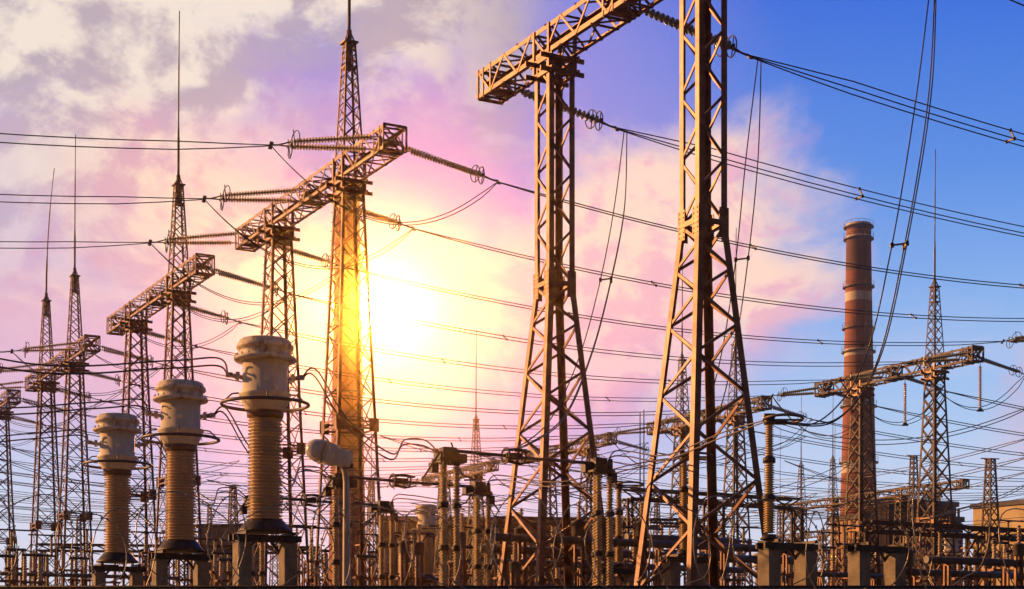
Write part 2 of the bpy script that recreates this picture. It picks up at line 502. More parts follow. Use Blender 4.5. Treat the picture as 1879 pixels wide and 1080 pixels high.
def steps_mesh(wf, z0, z1):
    mb = MB()
    z = z0
    while z < z1:
        w = wf(z)
        b = -DV * (w / 2) + PV * (-w / 2) + UP * z
        mb.bar(b, b - DV * .16 + UP * .03, .03, .03)
        z += 0.42
    return mb.mesh('climbing_steps', M['dark'])

def mast_mesh(steel):
    mb = MB()
    z0, z1 = BH + BD, EYE + 28.2
    lattice(mb, lambda z: 1.0 - 0.52 * (z - z0) / (z1 - z0), z0 - BD, z1, .085, .05, 0.85, 'X')
    w = .5
    mb.box(UP * (z1 + .02), w + .16, w + .16, .07, DV, PV)
    mb.box(UP * (z1 - 1.1), w + .1, w + .1, .06, DV, PV)
    for c in ((-1, -1), (1, -1), (1, 1), (-1, 1)):
        mb.bar(DV * (c[0] * .2) + PV * (c[1] * .2) + UP * z1, UP * (z1 + .62), .06, .05)
    mb.tube([UP * (z1 - 1.1), UP * (z1 + .6)], .12, 10)
    return mb.mesh('mast_lattice', steel)

def rod_mesh(bend):
    mb = MB()
    z1 = EYE + 28.4; pts = []; rad = []
    for i in range(13):
        f = i / 12.0
        z = z1 + f * 10.0
        pts.append(UP * z + V3((bend * f * f, 0, 0)))
        rad.append(.075 if f < .3 else (.045 if f < .75 else .03))
    mb.tube(pts, rad, 7)
    return mb.mesh('lightning_rod', M['dark'])

L1 = 19.0
beam1 = beam_mesh(L1, .14, .07)
beam2 = beam_mesh(17.6, .16, .10, True)
seat1 = seat_mesh(1.06, .15)
colA = col_std_mesh(.14, .06, M['steel'])
colF = col_std_mesh(.17, .10, M['steel_far'])
gusA = col_std_gusset(M['steel'])
stepA = steps_mesh(lambda z: 1.02 + 0.078 * (BH - z), 3.0, BH - .5)
mastA = mast_mesh(M['steel'])
mastF = mast_mesh(M['steel_far']); rod0 = rod_mesh(0.06); rod1 = rod_mesh(0.62)

# the tall nearest gantry has straight-shafted, splay-legged columns of heavier angle
def colB_mesh():
    mb = MB()
    zw = EYE + 13.8
    wl = lambda z: 1.06 + 0.185 * (zw - z)
    lattice(mb, wl, 0, zw, .225, .095, .56, 'Z')
    lattice(mb, lambda z: 1.06, zw, BH - .1, .21, .085, 1.0, 'Z')
    return mb.mesh('lattice_column', M['steel'])
def gusB_mesh():
    mb = MB(); z = EYE + 13.8; w = 1.08
    for c in ((-1, -1), (1, -1), (1, 1), (-1, 1)):
        b = DV * (c[0] * w / 2) + PV * (c[1] * w / 2) + UP * z
        mb.box(b - PV * (c[1] * .15) + DV * (c[0] * .012), 0.024, 0.36, 0.95, DV, PV)
        mb.box(b - DV * (c[0] * .15) + PV * (c[1] * .012), 0.36, 0.024, 0.95, DV, PV)
        for kz in range(6):
            for ky in (0, 1):
                q = b + UP * (-.38 + .152 * kz)
                mb.box(q - PV * (c[1] * (.06 + .2 * ky)) + DV * (c[0] * .03), .03, .045, .045, DV, PV)
                mb.box(q - DV * (c[0] * (.06 + .2 * ky)) + PV * (c[1] * .03), .045, .03, .045, DV, PV)
    for i, c in enumerate(((-1, -1), (1, -1), (1, 1), (-1, 1))):
        c2 = ((1, -1), (1, 1), (-1, 1), (-1, -1))[i]
        mb.bar(DV * (c[0] * w / 2) + PV * (c[1] * w / 2) + UP * z, DV * (c2[0] * w / 2) + PV * (c2[1] * w / 2) + UP * z, .16, .07, UP)
    return mb.mesh('splice_plates', M['steel'])
colB = colB_mesh(); gusB = gusB_mesh()
beamB = beam_mesh(L1, .17, .085)

def gantry(loc, label, beam, cols, kind='A', group='steel portal gantries'):
    t = thing('portal_gantry', label, 'gantry', loc, 0, group)
    obj('crossbeam', beam, parent=t)
    for tt, mst in cols:
        c = obj('lattice_column', {'A': colA, 'F': colF, 'B': colB}[kind], parent=t, loc=DV * tt)
        obj('beam_seat', seat1, parent=c)
        if kind == 'B':
            obj('splice_plates', gusB, parent=c)
        else:
            obj('splice_plates', gusA, parent=c)
            if kind == 'A': obj('climbing_steps', stepA, parent=c)
        if mst:
            m = obj('lightning_mast', mastF if kind == 'F' else mastA, parent=t, loc=DV * tt)
            obj('lightning_rod', rod1 if mst == 2 else rod0, parent=m)
    return t

ROW1 = {'B': V3((-0.85, 63.5, 0)), 'A': V3((-14.05, 86.15, 0)), 'G3': V3((-26.2, 107.9, 0)), 'G4': V3((-38.2, 130.1, 0)), 'G5': V3((-50.4, 152.3, 0)),
        'G6': V3((-62.6, 174.4, 0)), 'G7': V3((-74.8, 196.6, 0)), 'G8': V3((-87, 218.7, 0))}
gantry(ROW1['B'], 'tallest nearest portal gantry on splayed heavy legs, crossbeam leaving the photo at the top', beamB, ((5, 0), (14.25, 0)), 'B')
gantry(ROW1['A'], 'portal gantry right in front of the sun, one column topped by a tall lightning mast', beam1, ((5, 0), (14, 1)))
gantry(ROW1['G3'], 'portal gantry behind the middle white current transformer, lightning mast on its near column', beam1, ((5, 0), (14, 1)))
gantry(ROW1['G4'], 'portal gantry with lightning masts on both of its columns', beam1, ((5, 2), (14, 1)))
gantry(ROW1['G5'], 'portal gantry cut off by the left edge of the photo', beam1, ((5, 0), (14, 0)))
SH = DV * (-23.9) + PV * 57.5   # from a front-row gantry to the second-row one behind and to its left
C0 = V3((25.0, 132.7, 0))
PER = V3((-11.8, 21.6, 0))
ROW2 = {'R': C0 - PER, 'C': C0, 'D': C0 + PER, 'E': C0 + PER * 2, 'F': C0 + PER * 3, 'H': C0 + PER * 4, 'I': C0 + PER * 5, 'J': C0 + PER * 6}
gantry(ROW2['C'], 'second-row gantry in front of the tall brown chimney, mast on its right column', beam2, ((5, 0), (13.2, 1)), 'F')
gantry(ROW2['D'], 'second-row gantry seen through the near right lattice column, masts on both columns', beam2, ((5, 1), (13.2, 1)), 'F')
gantry(ROW2['E'], 'second-row gantry without masts, seen through the splayed legs left of centre', beam2, ((5, 0), (13.2, 0)), 'F')
gantry(ROW2['F'], 'far gantry behind the disconnector posts, single thin mast right of the sun', beam2, ((5, 0), (13.2, 1)), 'F')

# third row: one long beam on four columns, low on the right
C3 = at(1436, 940, 231.6); C3.z = 0
beam3 = beam_mesh(36.0, .2, .13, True)
t3 = gantry(C3, 'long far gantry of four columns between the brown chimney and the tan building', beam3, ((4.2, 1), (11, 1), (24.5, 0), (30.5, 1)), 'F')
C4 = at(1428, 1000, 280); C4.z = 0
C4 = V3((46, 285, 0))
gantry(C4, 'smallest farthest gantry, low between the two right concrete pedestals', beam2, ((6, 0), (12.5, 0)), 'F')

# ------------------------------------------------------------------ tension insulators, conductors, jumpers
SL, DROP = 3.9, 0.72
def disc_profile(L, n, rd, rc):
    pr = [(0, rc)]
    for i in range(n):
        h = L * (i + .15) / n; s = L / n
        pr += [(h, rc), (h + s * .12, rd * .55), (h + s * .42, rd), (h + s * .52, rd * .98), (h + s * .55, rc)]
    pr.append((L, rc))
    return pr
def tens_meshes(m, n, rd):
    out = []
    for s in (1, -1):
        a = V3((0.12, s * .30, .26 if s > 0 else -.10)); b = V3((SL, s * .17, -.50 if s > 0 else -.60))
        mb = MB(); ax = b - a
        mb.tube([V3((0, s * .30, a.z)), a + ax * .06], .035, 6)
        mb.lathe(disc_profile(ax.length * .92, n, rd, .045), a + ax * .06, ax, 12)
        out.append(mb.mesh('disc_string', m))
    yk = MB()
    yk.bar(V3((SL + .02, .3, -.54)), V3((SL + .02, -.3, -.60)), .12, .05, (0, 0, 1))
    yk.bar(V3((SL, .17, -.5)), V3((SL + .55, 0, -.68)), .05, .05); yk.bar(V3((SL, -.17, -.6)), V3((SL + .55, 0, -.68)), .05, .05)
    yk.tube([V3((SL + .5, 0, -.67)), V3((SL + .85, 0, -.72))], .04, 6)
    yk.bar(V3((SL + .85, .12, -.62)), V3((SL + .85, -.12, -.86)), .16, .05, (1, 0, 0))
    yk = yk.mesh('yoke_plate', M['dark'])
    rg = []
    for s in (1, -1):
        mb = MB(); c = V3((SL - .12, s * .3, -.55 + s * .12))
        mb.ring(c, .36, .024, (1, s * .12, 0.05), 26, 6)
        mb.bar(c + V3((0, 0, -.4)), c + V3((.1, 0, .4)), .03, .03)
        rg.append(mb.mesh('grading_ring', M['dark']))
    return out, yk, rg
TM_P = tens_meshes(M['porc_y'], 26, .135)
TM_G = tens_meshes(M['glass'], 17, .155)
TM_F = tens_meshes(M['glass'], 18, .13)

def tension(pos, back, label, kind=0):
    st, yk, rg = (TM_P, TM_G, TM_F)[kind]
    t = thing('tension_insulator', label, 'insulator', pos, A_P + (math.pi if back else 0), 'tension insulator strings')
    for m in st: obj('disc_string', m, parent=t)
    obj('yoke_plate', yk, parent=t)
    for m in rg: obj('grading_ring', m, parent=t)
    dirv = -PV if back else PV
    return V3(pos) + dirv * (SL + .85) + UP * -.74

def para(a, b, sag, n=24):
    return [a.lerp(b, i / n) - UP * (4 * sag * (i / n) * (1 - i / n)) for i in range(n + 1)]

def bundle(a, b, sag, label, n=2, r=.026, sp=.3, cat='power line', group='overhead conductors', name='conductor_bundle', spacers=(), seg=24, ends=True):
    d = (b - a); d.z = 0; side = UP.cross(d.normalized())
    t = thing(name, label, cat, a, 0, group)
    offs = {1: [V3((0, 0, 0))], 2: [side * (sp / 2) + UP * sp * .32, side * (-sp / 2) - UP * sp * .32],
            3: [side * (sp / 2), side * (-sp / 2), UP * (sp * .9)]}[n]
    base = para(V3((0, 0, 0)), b - a, sag, seg)
    for o in offs:
        mb = MB()
        pts = []
        for i, p in enumerate(base):
            f = min(1, i / seg * 14, (1 - i / seg) * 14) if ends else 1
            pts.append(p + o * max(f, .1))
        mb.tube(pts, r, 5)
        obj('conductor', mb, M['wire'], t)
    for f in spacers:
        i = f * seg; k = int(i); p = base[k].lerp(base[min(k + 1, seg)], i - k)
        mb = MB()
        for q in range(n - 1): mb.bar(p + offs[q], p + offs[q + 1], .06, .05)
        for o in offs: mb.box(p + o, .09, .09, .12)
        obj('spacer', mb, M['dark'], t)
    return t

PH1 = (0.7, 9.5, 18.3)
PH2 = (0.6, 8.8, 17.0)
PN = ('far end', 'middle', 'near end')
GN = {'B': 'tallest nearest gantry', 'A': 'gantry before the sun', 'G3': 'gantry behind the middle transformer', 'G4': 'two-masted gantry', 'G5': 'gantry at the left edge'}
CN = {'R': 'gantry past the right edge', 'C': 'gantry before the brown chimney', 'D': 'far two-masted gantry', 'E': 'far mastless gantry', 'F': 'far single-masted gantry',
      'H': 'gantry hidden behind the sun', 'I': 'gantry hidden left of the sun', 'J': 'gantry hidden at the left'}
PAIR = {'A': 'R', 'G3': 'C', 'G4': 'D', 'G5': 'E', 'G6': 'F', 'G7': 'H', 'G8': 'I'}
def front(g, i): return ROW1[g] + DV * PH1[i] + PV * (BW / 2 + .02) + UP * (BH + .32)
def rear1(g, i): return ROW1[g] + DV * PH1[i] - PV * (BW / 2 + .02) + UP * (BH + .32)
def left2(g, i): return ROW2[g] + DV * PH2[i] - PV * (BW / 2 + .02) + UP * (BH + .30)
def right2(g, i): return ROW2[g] + DV * PH2[i] + PV * (BW / 2 + .02) + UP * (BH + .30)
EXT = SL + .85
YOKE = {}
for g in ('B', 'A', 'G3', 'G4', 'G5'):
    for i in range(3):
        if g == 'G5' and i == 0: continue
        e = tension(front(g, i), False, f'double insulator string reaching right from the {PN[i]} of the {GN[g]}', 1 if g == 'B' else 0)
        YOKE[(g, i)] = e
for g in ('A', 'G4'):
    for i in range(3):
        e = tension(rear1(g, i), True, f'double insulator string reaching left from the {PN[i]} of the {GN[g]}', 0)
        YOKE[(g, i, 'L')] = e
for g in ('R', 'C', 'D', 'E', 'F'):
    for i in range(3):
        if g == 'R' and i > 0: continue
        tension(left2(g, i), True, f'slim insulator string reaching left from the {PN[i]} of the {CN[g]}', 2)
        if g in 'CDE':
            tension(right2(g, i), False, f'slim insulator string reaching right from the {PN[i]} of the {CN[g]}', 2)
# conductors, first row to second row
for g, h in PAIR.items():
    for i in range(3):
        a = YOKE.get((g, i), front(g, i) + PV * EXT - UP * .74)
        b = left2(h, i) - PV * EXT - UP * .74
        far = g in ('G6', 'G7', 'G8')
        bundle(a, b, 1.5, (f'twin conductors running right from the {PN[i]} of the {GN[g]}' if g in GN else f'thin twin conductors ending at the {PN[i]} of the {CN[h]}'), 2, .028 if g in 'AG3' else .036, .42 if g == 'A' else .5,
               spacers=(.3, .68) if not far else (.45,))
for i in range(3):
    a = YOKE[('B', i)]
    b = a + PV * 56 + DV * 1.3 - UP * 0.2
    bundle(a, b, 1.6, f'triple conductors crossing the blue sky from the {PN[i]} of the {GN["B"]}', 3, .025, .42, spacers=(.22, .6))
# leftwards
for g in ('A', 'G4'):
    for i in range(3):
        a = YOKE[(g, i, 'L')]
        b = a - PV * 48 + UP * .1
        bundle(a, b, 2.0, f'twin conductors running left from the {PN[i]} of the {GN[g]}', 2, .024, .36, spacers=(.5,))
# jumper loops under the beams
for g in ('A', 'G4'):
    for i in range(3):
        a, b = YOKE[(g, i, 'L')], YOKE[(g, i)]
        bundle(a, b, 2.5, f'jumper loop hanging under the {PN[i]} of the {GN[g]}', 2, .022, .3, 'jumper cable', 'jumper loops', 'jumper_loop')
for g in ('G3', 'G5'):
    for i in (1, 2) if g == 'G5' else range(3):
        b = YOKE[(g, i)]; a = ROW1[g] + DV * PH1[i] - PV * 1.5 + UP * (BH - 1.6)
        bundle(a, b, 1.3, f'jumper loop hanging under the {PN[i]} of the {GN[g]}', 2, .022, .3, 'jumper cable', 'jumper loops', 'jumper_loop')
# second row to third row
for h in ('C', 'D', 'E', 'F', 'H', 'I'):
    for i in range(3):
        a = right2(h, i) + PV * EXT - UP * .74
        b = a + PV * 62 + DV * 1
        bundle(a, b, 1.6, f'thin twin conductors leaving right from {PN[i]} of the {CN[h]}', 2, .038, .55, spacers=(.4,))
        if h in 'CDE':
            l = left2(h, i) - PV * EXT - UP * .74
            bundle(l, a, 2.9, f'jumper loop hanging under the {PN[i]} of the {CN[h]}', 2, .03, .4, 'jumper cable', 'jumper loops', 'jumper_loop')
# hanging strings under the gantry before the chimney
def suspension(pos, label):
    t = thing('hanging_insulator', label, 'insulator', pos, 0, 'hanging insulator strings')
    mb = MB(); mb.tube([V3((0, 0, 0)), V3((0, 0, -.3))], .03, 6); mb.lathe(disc_profile(3.0, 20, .15, .05), (0, 0, -.3), (0, 0, -1), 12)
    obj('disc_string', mb, M['porc'], t)
    mb = MB(); mb.box((0, 0, -3.42), .3, .22, .2); mb.bar((-.25, 0, -3.5), (.25, 0, -3.5), .1, .07)
    obj('clamp', mb, M['dark'], t)
    return t
suspension(ROW2['C'] + DV * 9.4 + PV * .55 + UP * BH, 'insulator string hanging straight down from the beam right of the chimney')
suspension(ROW2['C'] + DV * 17.3 + PV * .5 + UP * BH, 'insulator string hanging straight down at the beam end near the right edge')

# ------------------------------------------------------------------ current transformers
def ribbed(z0, z1, r0, r1, n, core=.80):
    pr = [(z0, r0 * core)]
    for i in range(n):
        f = i / n; rr = r0 + (r1 - r0) * f; h = z0 + (z1 - z0) * i / n; s = (z1 - z0) / n
        pr += [(h + s * .10, rr * core), (h + s * .30, rr * .97), (h + s * .42, rr), (h + s * .55, rr * .96), (h + s * .80, rr * core)]
    pr.append((z1, r1 * core))
    return pr

K = 0.0140   # metres per photo pixel on the nearest transformer (42 m away)
def ct_meshes():
    d = {}
    y = lambda p: (975 - p) * K
    mb = MB(); mb.lathe(ribbed(y(955), y(768), 33 * K, 31.5 * K, 30), n=36)
    d['porcelain_column'] = mb.mesh('porcelain_column', M['porc'])
    mb = MB(); mb.lathe([(y(768), 29 * K), (y(766), 33 * K), (y(757), 34 * K), (y(755), 32 * K)], n=36)
    d['neck_collar'] = mb.mesh('neck_collar', M['brown'])
    mb = MB(); mb.lathe([(y(755), 33 * K), (y(752), 36 * K), (y(728), 46 * K), (y(725), 48 * K), (y(722), 48 * K), (y(722), 41 * K), (y(664), 41 * K)], n=36)
    for a in (0.4, 1.2, 2.0, -0.4, -1.2, 2.9):       # small stiffening webs and lifting lugs
        c = V3((math.cos(a), math.sin(a), 0))
        mb.bar(c * 46 * K + UP * y(742), c * 42 * K + UP * y(712), .03, .012)
    mb.box((0, -41 * K, y(700)), .18, .015, .12)
    d['head_tank'] = mb.mesh('head_tank', M['white'])
    mb = MB(); mb.lathe([(y(664), 42 * K), (y(663), 56 * K), (y(659), 58 * K), (y(657), 56 * K), (y(655), 47 * K), (y(642), 47 * K), (y(641), 52 * K), (y(634), 52 * K), (y(633), 48 * K), (y(626), 47 * K), (y(623), 42 * K), (y(621), 10 * K)], n=36)
    for i in range(20):
        a = 2 * math.pi * i / 20; c = V3((math.cos(a), math.sin(a), 0))
        mb.box(c * 53.5 * K + UP * y(655), .035, .035, .09); mb.box(c * 50 * K + UP * y(640), .03, .03, .08)
    d['top_cap'] = mb.mesh('top_cap', M['rust'])
    mb = MB(); mb.lathe([(y(976), 50 * K), (y(974), 50 * K), (y(968), 44 * K), (y(960), 38 * K), (y(955), 34 * K)], n=36)
    d['base_flange'] = mb.mesh('base_flange', M['dark'])
    for sgn, nm in ((-1, 'a'), (1, 'b')):
        mb = MB()
        mb.tube([(sgn * 40 * K, 0, y(694)), (sgn * 66 * K, 0, y(690))], .06, 8)
        mb.box((sgn * 50 * K, 0, y(692)), .10, .22, .20); mb.box((sgn * 66 * K, 0, y(690)), .16, .12, .12); mb.bar((sgn * 62 * K, -.14, y(690)), (sgn * 62 * K, .14, y(690)), .08, .08)
        d['terminal_' + nm] = mb.mesh('terminal', M['rust'])
    mb = MB(); mb.ring((0, 0, y(742)), 79 * K, .045, UP, 44, 8)
    for a in (0, math.pi / 2, math.pi, -math.pi / 2):
        c = V3((math.cos(a), math.sin(a), 0))
        mb.tube([c * 79 * K + UP * y(742), c * 60 * K + UP * (y(724)), c * 44 * K + UP * y(722)], .022, 6)
    d['corona_ring'] = mb.mesh('corona_ring', M['pipe'])
    return d
CTM = ct_meshes()
CT_SPOTS = [(487, 975, 42.0), (332, 1010, 47.9), (216, 1031, 54.9)]
CT_LABEL = ['largest white-headed current transformer with ribbed tan column, sharply lit from the left', 'middle white-headed current transformer of the three in the row', 'smallest white-headed current transformer in the row of three']
def make_ct(label, group):
    t = thing('current_transformer', label, 'transformer', (0, 0, 0), 0, group)
    for k, me in CTM.items():
        obj('terminal' if k.startswith('terminal') else k, me, parent=t)
    return t
def pedestal_parts(h, half, sec):
    a = []
    for s in (-1, 1):
        mb = MB(); c = PV * (s * half)
        mb.bar(c, c + UP * (h - .30), sec, sec * .8, DV); mb.bar(c + UP * (h - .30), c + UP * (h - .26), sec * .86, sec * .7, DV)
        a.append(mb.mesh('concrete_post', M['conc']))
    mb = MB()
    for s in (-1, 1):
        mb.bar(-PV * (half + .3) + DV * (s * .18) + UP * (h - .16), PV * (half + .3) + DV * (s * .18) + UP * (h - .16), .16, .07, UP)
        mb.bar(PV * (s * half) - DV * .45 + UP * (h - .045), PV * (s * half) + DV * .45 + UP * (h - .045), .08, .10, UP)
        mb.box(PV * (s * half) + UP * (h - .24), .5, .36, .05, DV, PV)
        mb.bar(PV * (s * half) - DV * .2 + UP * (h - .7), PV * (s * (half - .4)) - DV * .2 + UP * (h - .2), .07, .05)
    return a, mb.mesh('support_frame', M['dark'])
PED = {}
def pedestal(loc, h, half, sec, label, group='concrete pedestals'):
    key = (round(h, 1), half, sec)
    if key not in PED: PED[key] = pedestal_parts(h, half, sec)
    a, fr = PED[key]
    t = thing('concrete_pedestal', label, 'pedestal', loc, 0, group)
    for me in a: obj('concrete_post', me, parent=t)
    obj('support_frame', fr, parent=t)
    return t
ct0 = make_ct(CT_LABEL[0], 'current transformers in the front row')
CTP = []
for i, (x, y, Z) in enumerate(CT_SPOTS):
    p = at(x, y, Z)
    o = ct0 if i == 0 else copy_tree(ct0)
    o.location = p; o['label'] = CT_LABEL[i]
    o.rotation_euler = (0, 0, math.radians((12, 8, 14)[i]))
    CTP.append(p)
    pedestal((p.x, p.y, 0), p.z - .02, .62, .44, ('twin concrete posts carrying the largest current transformer', 'twin concrete posts carrying the middle current transformer', 'twin concrete posts carrying the smallest front-row current transformer')[i])

# ------------------------------------------------------------------ disconnect switches: two triple insulator poles and a blade along PV
DTOP = EYE + 6.5
def disconnector_meshes():
    d = {}
    def colm(sections, z0):
        mb = MB(); z = z0
        L = (DTOP - .42 - z0) / sections
        for k in range(sections):
            mb.lathe(ribbed(z + .07, z + L - .07, .12, .12, 12, .60), n=14)
            z += L
        return mb, L
    a, d['L'] = colm(3, 4.0)
    j = MB(); j.lathe([(-.07, .10), (-.07, .15), (-.03, .15), (.03, .15), (.07, .15), (.07, .09)], n=12)
    d['post'] = a.mesh('insulator_post', M['porc_y']); d['joint'] = j.mesh('joint_collar', M['dark'])
    mb = MB()
    mb.box((0, 0, DTOP - .2), .62, .5, .22); mb.box((0.05, 0, DTOP - .02), .42, .34, .16); mb.box((.1, .1, DTOP - .38), .8, .65, .06)
    mb.box((-.38, .1, DTOP - .55), .22, .25, .3); mb.box((.42, -.1, DTOP - .26), .3, .28, .26)
    mb.ring((.0, 0, DTOP + .08), .2, .03, (0, 1, 0), 18, 5, 0, math.pi)
    mb.tube([(-.3, -.2, DTOP - .1), (-.6, -.25, DTOP - .5), (-.85, -.1, DTOP - .95)], .03, 5)
    mb.tube([(.35, .2, DTOP - .3), (.65, .2, DTOP - .7), (.95, 0, DTOP - .85), (.5, -.2, DTOP - .9)], .028, 5)
    for sy in (-.28, .28):
        mb.bar((-.35, sy, DTOP - .32), (.35, sy, DTOP - .32), .1, .05); mb.box((-.2, sy, DTOP - .12), .12, .08, .3)
    for k in range(5):
        mb.box((-.24 + k * .12, -.33, DTOP - .44), .05, .05, .14)
    d['head'] = mb.mesh('switch_head', M['dark'])
    mb = MB()
    mb.tube([(.2, 0, DTOP - .02), (2.0, 0, DTOP - .06)], .055, 8); mb.tube([(2.5, .04, DTOP - .08), (5.1, .02, DTOP - .1)], .05, 8)
    d['blade'] = mb.mesh('blade', M['pipe'])
    mb = MB()
    mb.box((2.25, 0, DTOP - .06), .5, .16, .2); mb.ring((2.0, 0, DTOP - .06), .22, .035, (1, .1, 0), 20, 6); mb.ring((2.62, 0, DTOP - .06), .16, .03, (1, 0, 0), 20, 6)
    for s in (-1, 0, 1):
        mb.tube([(2.0, s * .12, DTOP + .12), (2.35, s * .12, DTOP + .16), (2.8, s * .1, DTOP + .1)], .035, 5); mb.tube([(2.0, s * .12, DTOP - .2), (2.5, s * .1, DTOP - .28), (2.85, s * .08, DTOP - .2)], .03, 5)
    d['contact'] = mb.mesh('contact_fingers', M['dark'])
    mb = MB()
    for s in (-1, 1):
        for q in (-1, 1):
            mb.bar((s * .5, q * .45, 0), (s * .4, q * .38, 3.9), .09, .09)
        for k in range(4):
            z0, z1 = k * .97, k * .97 + .97; sg = 1 if k % 2 else -1
            mb.bar((s * .48, -.42 * sg, z0), (s * .44, .42 * sg, z1), .06, .04)
            mb.bar((-.46 * sg, s * .42, z0), (.44 * sg, s * .4, z1), .06, .04)
    mb.box((0, 0, 3.92), 1.1, 1.0, .1)
    d['stand'] = mb.mesh('lattice_stand', M['steel'])
    return d
DM = disconnector_meshes()
def disconnector(loc, label):
    t = thing('disconnect_switch', label, 'disconnector', loc, A_P, 'disconnect switches on insulator posts')
    for xx in (0, 5.37):
        s = obj('lattice_stand', DM['stand'], parent=t, loc=(xx, 0, 0))
        for ox, oy in ((-.20, -.22), (.28, -.12), (.02, .30)):
            p = obj('insulator_post', DM['post'], parent=t, loc=(xx + ox, oy, 0))
            for kk in range(3): obj('joint_collar', DM['joint'], parent=p, loc=(0, 0, 4.0 + kk * DM['L']))
        h = obj('switch_head', DM['head'], parent=t, loc=(xx, 0, 0))
        if xx: h.rotation_euler = (0, 0, math.pi)
    obj('blade', DM['blade'], parent=t); obj('contact_fingers', DM['contact'], parent=t)
    return t
DSW = [V3((-1.95, 48.7, 0)), V3((-5.86, 55.3, 0)), V3((-9.75, 61.8, 0))]
disconnector(DSW[0], 'largest disconnect switch on triple yellow posts, blade crossing the near left lattice column')
disconnector(DSW[1], 'middle disconnect switch, left posts beside the street lamp pole')
disconnector(DSW[2], 'farthest disconnect switch, one pole hidden behind the largest current transformer')

# ------------------------------------------------------------------ tall post insulators with ring on pedestals
def post_ins(px, ytop, ybot, Z, label, halfw=None):
    p = at(px, ybot, Z); H = (ybot - ytop) / F * Z
    t = thing('post_insulator', label, 'insulator', p, 0, 'tall post insulators')
    mb = MB(); js = MB(); js.lathe([(0, .24), (.06, .24), (.08, .19), (.14, .19)], n=20); js = [js]
    n = 3; L = (H - .14) / n
    for k in range(n):
        z = .1 + k * L; rr = .165 - .022 * k
        mb.lathe(ribbed(z + .08, z + L - .06, rr, rr, 14, .66), n=18)
        j = MB(); js.append(j); j.lathe([(z + L - .09, rr * .8), (z + L - .09, rr * 1.2), (z + L + .03, rr * 1.2), (z + L + .08, rr * .7)], n=16)
    obj('porcelain_column', mb, M['porc_y'], t); [obj('joint_collar', j, M['dark'], t) for j in js]
    mb = MB(); mb.ring((0.38, 0, H + .02), .52, .04, (0, 0.08, 1), 34, 7); mb.bar((-.15, 0, H), (.9, 0, H), .05, .05); mb.box((0, 0, H + .1), .3, .2, .12)
    obj('corona_ring', mb, M['pipe'], t)
    return p, H
pi1, h1 = post_ins(1412, 770, 990, 44.0, 'tall ringed post insulator right of the near right lattice column')
pi2, h2 = post_ins(1256, 838, 1018, 52.5, 'tall post insulator seen between the legs of the near right lattice column')
pi3, h3 = post_ins(1136, 890, 1040, 61.0, 'post insulator between the two near lattice columns, behind the switch')
pedestal((pi1.x + .62 * PV.x, pi1.y + .62 * PV.y, 0), pi1.z, .62, .5, 'wide twin-post pedestal under the tall ringed post insulator')
pedestal((pi2.x, pi2.y, 0), pi2.z, .5, .44, 'pedestal seen between the legs of the near right column')
pedestal((pi3.x, pi3.y, 0), pi3.z, .5, .44, 'pedestal between the two near lattice columns')
q = at(1610, 997, 47.0); pedestal((q.x, q.y, 0), q.z, .66, .5, 'twin-post pedestal with flat cap in front of the brown chimney tower')

# ------------------------------------------------------------------ heavy equipment cables
def bez(p, n=16):
    """smooth curve through points"""
    out = []
    P = [p[0]] + list(p) + [p[-1]]
    for i in range(1, len(P) - 2):
        a, b, c, d = P[i - 1], P[i], P[i + 1], P[i + 2]
        for k in range(n):
            t = k / n
            out.append(0.5 * ((2 * b) + (c - a) * t + (2 * a - 5 * b + 4 * c - d) * t * t + (3 * b - a - 3 * c + d) * t ** 3))
    out.append(P[-2]); return out
def cable(pts, label, r=.03, twin=.22, group='equipment cables', n=12):
    pts = [V3(p) for p in pts]; o = pts[0].copy()
    t = thing('equipment_cable', label, 'cable', o, 0, group)
    for k in ((-1, 1) if twin else (0,)):
        ps = []
        for i, p in enumerate(pts):
            f = 0.25 if i in (0, len(pts) - 1) else 1.0
            ps.append(p - o + (UP * .55 + DV * .5) * (k * twin * .5 * f))
        mb = MB(); mb.tube(bez(ps, n), r, 6); obj('cable_strand', mb, M['pipe'], t)
    return t
HT = (975 - 690) * K
names = ('largest', 'middle', 'smallest front-row')
for i in range(3):
    c = CTP[i] + UP * HT
    ang = math.radians((12, 8, 14)[i]); ex = V3((math.cos(ang), math.sin(ang), 0))
    lt, rt = c - ex * .95, c + ex * .95
    end = lt - PV * 13 + UP * 1.6
    cable([lt, lt - ex * .25 + UP * .32, lt - PV * 1.6 + UP * .12, lt - PV * 5 - UP * .25, lt - PV * 9 + UP * .45, end], f'heavy twin cables from the left to the {names[i]} current transformer', .024, .30)
    dh = DSW[i] + UP * (DTOP - .1) - PV * .3
    cable([rt, rt + ex * .35 + UP * .12, rt.lerp(dh, .3) - UP * .55, rt.lerp(dh, .62) - UP * .85, dh - PV * 1.1 + UP * .22, dh - PV * .45 + UP * .25, dh], f'heavy twin cables from the {names[i]} current transformer to its disconnect switch', .024, .26)
tops = (pi1 + UP * h1, pi2 + UP * h2, pi3 + UP * h3)
for i in range(3):
    a = DSW[i] + PV * 5.6 + UP * (DTOP - .15); b = tops[i]
    cable([a, a + PV * .25 + UP * .38, a + PV * .9 + UP * .42, a.lerp(b, .4) - UP * .25, a.lerp(b, .75) - UP * .05, b], ('heavy twin cables from the largest disconnect switch to the ringed post insulator', 'heavy twin cables from the middle disconnect switch to a post insulator', 'heavy twin cables from the farthest disconnect switch to a post insulator')[i], .022, .26)
